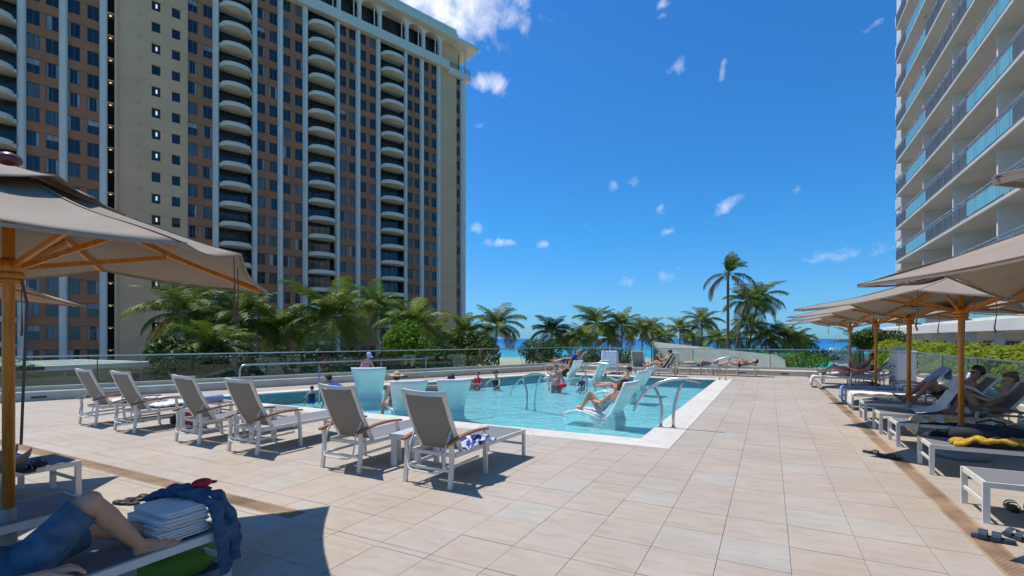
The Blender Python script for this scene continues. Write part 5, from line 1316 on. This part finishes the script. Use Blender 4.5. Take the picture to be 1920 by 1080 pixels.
def person(label, loc, yaw, H=1.7, skin='tan', lean=20, neck=0, look=0, turn=0, thigh=((20,8),(20,8)), shin=(-40,-40), foot=(None,None), arm=((-60,15,-30,0),(-60,15,-30,0)), wear=(), hair='dark', bun=False, long=False, hat=None, belly=0, bust=0, roll=0, voxel=.0125, feet=True, detail=False, glasses=False, group=None, twist=0, hide_hair=False, build=1.0):
    s = H/1.72; t = thing('person', label, 'person', loc, 0, group)
    t.rotation_euler = Euler((0, R(roll), yaw), 'XYZ')
    m = MB(); seg = []
    def S(name, p, q, r0, r1):
        p, q = Vector(p), Vector(q); seg.append((name, p, q, r0, r1)); rcone(m, p, q, r0, r1)
    a = R(lean); up = Vector((0,-math.sin(a),math.cos(a))); fw = Vector((0,math.cos(a),math.sin(a)))
    hip = Vector((0,0,0)); b_ = build
    X = Vector((1,0,0))
    X2 = Vector((math.cos(R(twist)), math.sin(R(twist)), 0))
    ch = hip+up*.46*s
    for sd in (-1,1):
        S('pelvis', hip+X*sd*.055*s, hip+X*sd*.06*s+up*.10*s, .100*s*b_, .094*s*b_)
        S('torso', hip+X*sd*.05*s+up*.12*s, hip+X*sd*.065*s+up*.26*s, .088*s*b_, .092*s*b_)
        S('torso', hip+X*sd*.065*s+up*.26*s, hip+X2*sd*.075*s+up*.40*s, .095*s*b_, .088*s*b_)
        S('torso', hip+X2*sd*.03*s+up*.45*s, hip+X2*sd*.165*s+up*.445*s, .062*s, .056*s)
        if bust: S('torso', ch+X2*sd*.075*s-up*.12*s+fw*.055*s, ch+X2*sd*.078*s-up*.125*s+fw*.085*s, .058*s, .05*s)
    if belly: S('torso', hip+up*.12*s+fw*.05*s, hip+up*.22*s+fw*.05*s, (.11+.04*belly)*s, (.10+.03*belly)*s)
    nk = R(lean+neck); nu = Vector((0,-math.sin(nk),math.cos(nk)))
    S('neck', ch+up*.0*s, ch+up*.04*s+nu*.09*s, .058*s, .05*s)
    lk = R(lean+neck-0+look); hu = Vector((0,-math.sin(lk),math.cos(lk))); hf = Vector((0,math.cos(lk),math.sin(lk)))
    if turn:
        rot = Matrix.Rotation(R(turn),3,hu); hf = rot @ hf
    hx = hf.cross(hu)
    hc = ch+up*.04*s+nu*.175*s+hf*.015*s; hs = .9*s+.1 if H < 1.3 else s
    Rm = Matrix((hx,hf,hu)).transposed()
    seg.append(('head', hc, hc+hu*.02, .1*hs, .1*hs))
    m.ell(hc+hu*.025*hs-hf*.012*hs, .076*hs, .094*hs, .098*hs, 14, rot=Rm); m.ell(hc-hu*.045*hs+hf*.022*hs, .057*hs, .066*hs, .072*hs, 12, rot=Rm)
    rcone(m, hc-hu*.005*hs+hf*.085*hs, hc-hu*.03*hs+hf*.102*hs, .011*hs, .016*hs, 8)
    for sd in (-1,1): m.ell(hc+hx*sd*.076*hs-hf*.012*hs, .012*hs,.022*hs,.032*hs, 8, rot=Rm)
    J = {}
    for i, sd in ((0,-1),(1,1)):
        hp = hip+X*sd*.088*s-up*.02*s; e, sp = thigh[i]; kn = hp+dv(e,sp,sd)*.42*s; sh_ = shin[i] if isinstance(shin[i],tuple) else (shin[i], sp*.25); an = kn+dv(sh_[0], sh_[1], sd)*.41*s
        she = shin[i][0] if isinstance(shin[i],tuple) else shin[i]
        S('thigh%d'%i, hp, kn, .085*s*b_, .055*s*b_**.5)
        S('shin%d'%i, kn, kn.lerp(an,.32), .053*s, .056*s*b_**.5); S('shin%d'%i, kn.lerp(an,.32), an, .056*s*b_**.5, .034*s)
        fe = foot[i] if foot[i] is not None else she+88
        fd = dv(fe, 6, sd); J['an%d'%i] = an; J['kn%d'%i] = kn
        if feet:
            sd_d = (an-kn).normalized(); heel = an+sd_d*.045*s-fd*.035*s; ball = an+sd_d*.062*s+fd*.125*s; side = fd.cross(sd_d).normalized()
            S('foot%d'%i, an, heel, .034*s, .031*s); S('foot%d'%i, an+fd*.02*s, ball, .034*s, .026*s)
            for q in (-1,1): S('foot%d'%i, heel, ball+side*q*.022*s, .030*s, .021*s)
            if detail:
                for q in range(5):
                    b0 = ball+side*(.036-.018*q)*s*(sd)+fd*(-.004*abs(q-1))*s; ln = (.052,.050,.045,.038,.030)[q]; rr = (.0135,.0105,.0098,.0092,.009)[q]
                    S('foot%d'%i, b0, b0+fd*ln*.55*s, rr*s*1.05, rr*s); S('foot%d'%i, b0+fd*ln*.55*s, b0+(fd*ln+sd_d*.006)*s, rr*s, rr*s*.95)
            else: S('foot%d'%i, ball, ball+fd*.05*s, .022*s, .014*s)
        sh = hip+X2*sd*.178*s+up*.435*s; ue, us, fe_, fs_ = arm[i]; el = sh+dv(ue,us,sd)*.28*s; wr = el+dv(fe_,fs_,sd)*.25*s
        S('arm%d'%i, sh, el, .048*s*b_**.5, .037*s); S('fore%d'%i, el, el.lerp(wr,.3), .037*s, .038*s); S('fore%d'%i, el.lerp(wr,.3), wr, .038*s, .026*s)
        d = (wr-el).normalized(); hsd = d.cross(Vector((0,0,1))); hsd = hsd.normalized() if hsd.length > .1 else X; pn = hsd.cross(d)
        pal = wr+d*.085*s; J['wr%d'%i] = wr; J['ha%d'%i] = pal
        for q in (-1,1): S('hand%d'%i, wr+d*.012*s, pal+hsd*q*.022*s, .021*s, .0165*s)
        for q in range(4):
            k = pal+hsd*(.033-.022*q)*s; ln = (.068,.076,.071,.055)[q]*s; m1 = k+(d*.92-pn*.38*(1))*ln*.5; m2 = m1+(d*.62-pn*.78)*ln*.5
            S('hand%d'%i, k, m1, .0098*s, .009*s); S('hand%d'%i, m1, m2, .009*s, .008*s)
        th0 = wr+d*.03*s+hsd*.028*s*sd; th1 = th0+(d*.7+hsd*sd*.75-pn*.3).normalized()*.045*s; S('hand%d'%i, th0, th1, .0125*s, .0105*s); S('hand%d'%i, th1, th1+(d*.9+hsd*sd*.15-pn*.4).normalized()*.03*s, .0105*s, .0085*s)
    me = remesh(m, voxel, 3); me.name = 'body'; me.materials.append(SK[skin])
    body = bpy.data.objects.new('body', me); C.objects.link(body); body.parent = t
    V = [v.co.copy() for v in me.vertices]; NR = [v.normal.copy() for v in me.vertices]; lab = []
    for p in V:
        best = None; bd = 1e9
        for nm, a0, b0, r0, r1 in seg:
            ab = b0-a0; tt = max(0,min(1,(p-a0).dot(ab)/max(1e-9,ab.dot(ab)))); dd = (p-(a0+ab*tt)).length-(r0+(r1-r0)*tt)
            if dd < bd: bd = dd; best = (nm, tt, a0)
        lab.append(best)
    def sel(fn, off, name, mt, parent, jig=0):
        keep = [fn(lab[i][0], V[i], i) for i in range(len(V))]; idx = {}; vs = []; fs = []
        for f in me.polygons:
            if all(keep[i] for i in f.vertices):
                q = []
                for i in f.vertices:
                    if i not in idx:
                        idx[i] = len(vs); k = off*(1+jig*noise.noise(V[i]*9)); vs.append(V[i]+NR[i]*k)
                    q.append(idx[i])
                fs.append(tuple(q))
        if not fs: return None
        mm = MB(); mm.add(vs, fs); o = mm.build(name, mt, parent, True, solid=.006); o.modifiers['solid'].offset = -1; return o
    kneet = lambda p, i: (p-(hip+X*(-1 if i == 0 else 1)*.088*s)).length/(.42*s)
    def zone(kind):
        def f(nm, p, i):
            hgt = (p-hip).dot(up)/s
            if kind == 'trunks': return nm == 'pelvis' and hgt < .09 or nm in ('thigh0','thigh1') and kneet(p,int(nm[-1])) < .60 or (nm == 'torso' and hgt < .07)
            if kind == 'long_shorts': return nm == 'pelvis' or nm in ('thigh0','thigh1') and kneet(p,int(nm[-1])) < .92 or (nm == 'torso' and hgt < .14)
            if kind == 'brief': return (nm == 'pelvis' and hgt < .085) or (nm in ('thigh0','thigh1') and kneet(p,int(nm[-1])) < .20)
            if kind == 'bra': return nm == 'torso' and .25 < hgt < .375 and ((p-hip-up*hgt*s).dot(fw) > -.01*s or .28 < hgt < .31)
            if kind == 'tank': return (nm in ('pelvis','torso') and hgt < .40) or (nm in ('thigh0','thigh1') and kneet(p,int(nm[-1])) < .2)
            if kind == 'shirt': return (nm in ('torso','pelvis') and hgt > .02 and hgt < .485) or (nm.startswith('arm') and (p-(hip+X2*(-1 if nm[-1] == '0' else 1)*.178*s+up*.435*s)).length < .19*s)
            if kind == 'rash': return (nm in ('torso','pelvis') and hgt > .0 and hgt < .49) or nm.startswith('arm') or (nm == 'neck' and hgt < .5)
            if kind == 'trousers': return nm == 'pelvis' or nm[:5] in ('thigh','shin0','shin1') and True or (nm == 'torso' and hgt < .12)
        return f
    names = {'trunks':'shorts','long_shorts':'shorts','brief':'swim_bottom','bra':'swim_top','tank':'swimsuit','shirt':'shirt','rash':'shirt','trousers':'trousers'}
    for kind, cm, off in wear: sel(zone(kind), off, names[kind], CL[cm], t, jig=.5 if off > .012 else .15)
    if hair and not hide_hair:
        def hz(nm, p, i):
            if nm not in ('head','neck'): return False
            q = p-hc; x, y, z = q.dot(hx)/hs, q.dot(hf)/hs, q.dot(hu)/hs
            return z > .062-.0*y and y < .085 and (z > .075 or y < .06) or (y < -.012 and z > -.055 and nm == 'head') or (y < .02 and z > .03)
        h = sel(hz, .015*hs, 'hair', HR[hair], t, .5)
        if bun: MB().ell(hc-hf*.09*hs+hu*.075*hs, .045*hs,.045*hs,.04*hs, 10).build('hair_bun', HR[hair], t, True)
        if long:
            mm = MB(); mm.tube([hc-hf*.06*hs+hu*.03*hs, hc-hf*.095*hs-hu*.06*hs, hc-hf*.085*hs-hu*.16*hs, hc-hf*.07*hs-hu*.22*hs], [.05*hs,.06*hs,.05*hs,.025*hs], 10); mm.build('hair_length', HR[hair], t, True)
    eb = MB()
    for sd in (-1,1): eb.ell(hc+hx*sd*.031*hs+hf*.083*hs+hu*.012*hs, .011*hs,.008*hs,.007*hs, 8, rot=Rm)
    eb.build('eyes', M['black'], t, True)
    MB().ell(hc+hf*.083*hs-hu*.058*hs, .022*hs,.008*hs,.006*hs, 8, rot=Rm).build('mouth', M['lip'], t, True)
    if glasses:
        g = MB()
        for sd in (-1,1): g.ell(hc+hx*sd*.033*hs+hf*.092*hs+hu*.012*hs, .029*hs,.008*hs,.021*hs, 10, rot=Rm); g.tube([hc+hx*sd*.06*hs+hf*.085*hs+hu*.015*hs, hc+hx*sd*.08*hs-hf*.01*hs+hu*.015*hs], .004*hs, 5)
        g.build('sunglasses', M['black'], t)
    if hat:
        k, mt = hat; g = MB()
        if k == 'cap':
            g.ell(hc+hu*.055*hs-hf*.008*hs, .090*hs,.107*hs,.085*hs, 14, rot=Rm); g.ell(hc+hu*.05*hs+hf*.13*hs, .07*hs,.075*hs,.008*hs, 12, rot=Rm)
        elif k == 'visor':
            g.ell(hc+hu*.05*hs+hf*.125*hs, .08*hs,.08*hs,.008*hs, 12, rot=Rm); g.ell(hc+hu*.06*hs-hf*.008*hs, .093*hs,.109*hs,.022*hs, 14, rot=Rm)
        elif k == 'sun':
            g.ell(hc+hu*.06*hs-hf*.01*hs, .092*hs,.108*hs,.095*hs, 14, rot=Rm); g.ell(hc+hu*.05*hs, .185*hs,.19*hs,.014*hs, 18, rot=Rm)
        g.build('hat' if k == 'sun' else 'cap', mt, t, True)
    J['hc'] = hc; J['hf'] = hf; J['hu'] = hu
    bpy.context.view_layer.update(); J['mw'] = t.matrix_world.copy()
    return t, J
M['lip'] = mat('lip', (.30,.08,.07), .5)
def held(name, label, cat, J, side, size, mt, rot=(0,0,0), off=(0,0,0), parts=None):
    p = J['mw'] @ (J['ha%d'%side]) + Vector(off); t = thing(name, label, cat, p); t.rotation_euler = rot
    return t
# --- man in denim shorts on the nearest bed (legs and hand in view). local +y = towards his feet
bed = (-3.42, .99, .455)
person('man lying on the nearest bed, one knee raised, in faded denim shorts with tattooed forearm', bed, R(-3), 1.76, 'tan', lean=72, neck=-10, thigh=((8,14),(46,3)), shin=((-14,-26),(-53,-4)), foot=(50,4),
       arm=((-22,28,-8,10),(-22,14,2,8)), wear=(('long_shorts','denim',.022),), hair='dark', voxel=.0065, detail=True, glasses=True, build=1.15)
# --- people on the right-hand loungers (facing -X: yaw 90)
def onbed(v, y, z=.47): return (3.49-y, v, z)
wt, wj = person('woman in a mint bikini with auburn hair tied up, towel over her knees', onbed(10.75,.42,.48), R(90), 1.66, 'tan', lean=42, neck=-20, look=-46, thigh=((58,5),(52,6)), shin=(-66,-60), arm=((-30,10,22,-16),(-32,10,20,-16)),
       wear=(('bra','mint',.008),('brief','mint',.008)), hair='red', bun=True, bust=1)
mt_, mj = person('man in dark shorts with knees up, reading a tablet on a lounger', onbed(12.25,.45,.48), R(90), 1.80, 'brown', lean=44, neck=-18, look=-38, thigh=((54,6),(42,4)), shin=(-52,-44), arm=((-48,12,30,-18),(-48,12,28,-18)),
       wear=(('trunks','black',.014),), hair='dark', glasses=True)
rt_, rj = person('sunbather in red lying on one side by the towel cabinet', onbed(19.7,1.2,.53), R(90), 1.68, 'pink', lean=84, neck=-26, look=-10, thigh=((20,2),(34,10)), shin=(-20,-46), arm=((15,30,20,-20),(38,12,70,-10)),
       wear=(('brief','red',.008),('bra','red',.01)), hair='brown', bust=1, glasses=True, build=1.15)
person('second sunbather lying behind the one in red on the farthest lounger', onbed(21.4,.7,.50), R(90), 1.72, 'brown', lean=45, neck=-10, thigh=((12,6),(18,6)), shin=(-16,-24), arm=((-30,16,10,-20),(-30,16,10,-20)), wear=(('trunks','navy',.012),), hair='dark', hat=('cap',CL['navy']))
# --- far deck
person('sunbather in grey shorts and shirt lying on a far lounger', (-2.85,24.0,.50), R(92), 1.75, 'tan', lean=84, neck=-14, thigh=((5,6),(9,8)), shin=(-6,-10), arm=((20,14,60,-30),(-5,20,5,-10)), wear=(('shirt','grey',.012),('trunks','grey',.014)), hair='brown')
person('sunbather with bare back lying at the right end of the far loungers', (-1.2,23.9,.50), R(88), 1.70, 'tan', lean=80, neck=-12, thigh=((14,4),(24,8)), shin=(-16,-34), arm=((30,10,60,-20),(10,20,10,-10)), wear=(('brief','black',.008),('bra','black',.008)), hair='dark', bust=1)
person('man in a blue shirt reclining on the far lounger by the railing', (-8.95,23.35,.50), R(97), 1.78, 'pink', lean=46, neck=-8, thigh=((10,6),(16,6)), shin=(-14,-22), arm=((-35,14,8,-24),(-35,14,8,-24)), wear=(('shirt','blue',.014),('long_shorts','navy',.014)), hair='grey', belly=.6)
person('companion in pale blue with reddish hair beside the man in the blue shirt', (-9.15,24.0,.50), R(97), 1.66, 'fair', lean=52, neck=-10, thigh=((12,6),(16,6)), shin=(-14,-20), arm=((-35,14,8,-24),(-35,14,8,-24)), wear=(('shirt','ltblue',.014),('trousers','ltblue',.01)), hair='red')
bt, bj = person('woman in a black bikini reading a red book on a far lounger', (-4.15,22.28,.47), R(86), 1.66, 'tan', lean=30, neck=-14, look=-34, thigh=((20,6),(30,6)), shin=(-26,-42), arm=((-30,8,48,-12),(-30,8,48,-12)), wear=(('bra','black',.008),('brief','black',.008)), hair='dark', bun=True, bust=1)
# --- in and around the pool
person('woman in a black swimsuit lying in a pool lounger at the far edge', (-8.1,20.3,.07), R(84), 1.66, 'tan', lean=38, neck=-10, thigh=((24,6),(14,8)), shin=(-34,-20), arm=((-40,14,30,-24),(-40,14,20,-20)), wear=(('tank','black',.008),), hair='brown', long=True, bust=1)
person('bare-chested man kneeling in the pool near the middle handrail', (-7.1,17.1,-.16), R(196), 1.80, 'pink', lean=-4, neck=4, thigh=((-78,6),(-80,6)), shin=(-150,-150), arm=((-66,22,-50,-12),(-66,22,-50,-12)), wear=(('trunks','navy',.016),), hair='dark', belly=.8, build=1.12)
kt, kj = person('small fair-haired child in a dark swim shirt in the pool', (-6.2,17.5,-.22), R(150), 1.05, 'fair', lean=0, thigh=((-20,10),(-20,10)), shin=(-110,-110), arm=((-60,20,-20,0),(-60,20,-20,0)), wear=(('rash','navy',.008),('trunks','teal',.01)), hair='blond', voxel=.011)
person('woman in a black swimsuit and sun visor standing low in the pool', (-9.5,16.8,-.34), R(165), 1.62, 'fair', lean=-3, thigh=((-30,14),(-30,14)), shin=(-120,-120), arm=((-58,28,-30,-10),(-50,40,-30,0)), wear=(('tank','black',.008),), hair='brown', hat=('visor',CL['black']), bust=1, glasses=True)
person('boy in a red shirt at the far pool edge behind the handrail', (-10.2,16.5,-.28), R(180), 1.35, 'pink', lean=6, thigh=((0,10),(0,10)), shin=(-85,-85), arm=((-60,18,-30,-10),(-60,18,-30,-10)), wear=(('shirt','red',.01),('trunks','navy',.012)), hair='dark', glasses=True)
person('toddler in a dark swimsuit sitting in the shallow left end of the pool', (-11.75,9.9,-.17), R(60), .98, 'fair', lean=2, thigh=((-10,14),(-10,14)), shin=(-20,-20), arm=((-55,24,-10,-10),(-55,24,-10,-10)), wear=(('tank','navy',.009),('trunks','blue',.012)), hair='brown', voxel=.011)
person('adult in a blue swim shirt stooping over the toddler in the pool', (-10.75,10.25,.12), R(112), 1.74, 'brown', lean=-64, neck=40, look=8, thigh=((-66,10),(-60,10)), shin=(-120,-115), arm=((-74,8,-66,0),(-70,10,-62,0)), wear=(('rash','blue',.01),('trunks','navy',.014)), hair='dark')
person('woman in pink with a lavender cap bending forward behind the pool loungers', (-12.75,12.9,.52), R(-98), 1.64, 'fair', lean=-36, neck=14, look=-8, thigh=((-80,6),(-84,6)), shin=(-98,-96), arm=((-70,14,-48,-6),(-80,10,-40,-14)), wear=(('tank','pink',.012),), hair='brown', long=True, hat=('cap',CL['lav']), bust=1)
person('woman with a straw sun hat and floral swimsuit sitting on a pool lounger', (-7.95,9.1,.10), R(62), 1.66, 'tan', lean=14, neck=-6, look=-4, thigh=((2,8),(-2,6)), shin=(-84,-92), arm=((-72,12,-40,0),(-72,8,-50,0)), wear=(('tank','floral',.008),), hair='dark', hat=('sun',CL['straw']), bust=1, glasses=True)
person('sunbather lounging with both arms spread along the top of a pool lounger', (-7.36,10.52,.10), R(42), 1.74, 'brown', lean=38, neck=-4, thigh=((10,8),(14,8)), shin=(-30,-26), arm=((-4,72,4,76),(0,72,10,70)), wear=(('trunks','red',.012),), hair='dark')
person('woman in a patterned swimsuit lying in the front pool lounger with knees raised', (-3.45,10.98,.06), R(82), 1.68, 'tan', lean=44, neck=-10, thigh=((58,6),(44,8)), shin=(-62,-50), foot=(28,24), arm=((-40,10,10,-20),(-40,16,0,-10)), wear=(('tank','spots',.008),), hair='brown', bust=1)
vt, vj = person('woman in a dark sun visor lying in a pool lounger with legs stretched out', (-4.2,15.4,.08), R(84), 1.68, 'pink', lean=30, neck=-12, look=-28, thigh=((16,5),(20,5)), shin=(-10,-4), arm=((-30,12,20,-10),(-40,14,10,-10)), wear=(('tank','black',.008),), hair='brown', hat=('visor',CL['black']), bust=1)
# left edge person behind the pole
person('person in black sitting on a shaded bed behind the parasol pole at the left edge', (-6.85,1.25,.48), R(0), 1.70, 'tan', lean=8, neck=-6, thigh=((10,8),(14,8)), shin=(-20,-24), arm=((-55,14,-20,0),(-55,14,-20,0)), wear=(('shirt','black',.014),('long_shorts','black',.014)), hair='dark')
# --- things in hands
def book(J, label, mt, name, cat, w=.15, h=.21, tilt=0, openb=True):
    c = J['mw'] @ ((J['ha0']+J['ha1'])*.5); hd = J['mw'] @ J['hc']; d = (hd-c).normalized(); t = thing(name, label, cat, c + Vector((0,0,.03)))
    t.rotation_euler = d.to_track_quat('Z','Y').to_euler()
    if openb:
        for sg in (-1,1):
            MB().add([(0,-h/2,0),(sg*w,-h/2,.035),(sg*w,h/2,.035),(0,h/2,0),(0,-h/2,-.012),(sg*w,-h/2,.022),(sg*w,h/2,.022),(0,h/2,-.012)], [(0,1,2,3),(7,6,5,4),(0,4,5,1),(1,5,6,2),(2,6,7,3),(3,7,4,0)]).build('cover', mt, t)
            MB().add([(sg*.004,-h/2+.006,.006),(sg*(w-.008),-h/2+.006,.040),(sg*(w-.008),h/2-.006,.040),(sg*.004,h/2-.006,.006)], [(0,1,2,3)]).build('pages', M['towel'], t)
    else: MB().box(-w/2,w/2,-h/2,h/2,-.005,.005).build('case', mt, t, bevel=.003); MB().box(-w/2+.008,w/2-.008,-h/2+.008,h/2-.008,.0052,.006).build('screen', M['win'], t)
book(bj, 'open red book held by the woman in the black bikini', M['red'], 'book', 'book'); book(wj, 'red phone in the hands of the woman in the mint bikini', M['red'], 'phone', 'phone', .08, .16, openb=False); book(mj, 'black tablet held by the reading man', M['black'], 'tablet', 'tablet', .17, .24, openb=False)
# towel over her knees
k0, k1 = wj['mw'] @ wj['kn0'], wj['mw'] @ wj['kn1']; kc = (k0+k1)*.5; a0 = wj['mw'] @ ((wj['an0']+wj['an1'])*.5)
strip_cloth('white towel draped over the knees of the woman in the mint bikini', [(kc.x+.34,kc.y,kc.z-.13),(kc.x+.10,kc.y,kc.z+.055),(kc.x-.02,kc.y,kc.z+.075),(kc.x-.13,kc.y,kc.z-.05),(kc.x-.26,kc.y,kc.z-.30),(kc.x-.42,kc.y,.43),(kc.x-.62,kc.y,.40)], (0,.52,0), M['towel'], nu=14, nv=40, folds=.055, fs=5, seed=41)
# toy and flipped leftovers in the pool
t = thing('water_toy', 'pink and green toy held up beside the visor woman', 'toy', (-4.55,15.0,.42))
MB().ell((-.02,0,.10), .05,.05,.05, 10).build('flower', M['pink'], t, True); MB().ell((.06,0,0), .05,.04,.06, 10).build('grip', mat('toy_green',(.03,.5,.08),.5), t, True); MB().tube([(-.02,0,.08),(.05,0,0)], .02, 8).build('neck', M['navy'], t)
t = thing('swim_float', 'red float in the water beside the kneeling man', 'float', (-6.72,16.8,-.06)); MB().ell((0,0,0), .16,.10,.09, 14).build('body', M['red'], t, True); MB().ell((0,0,.07), .05,.05,.04, 10).build('valve', M['pink'], t, True)
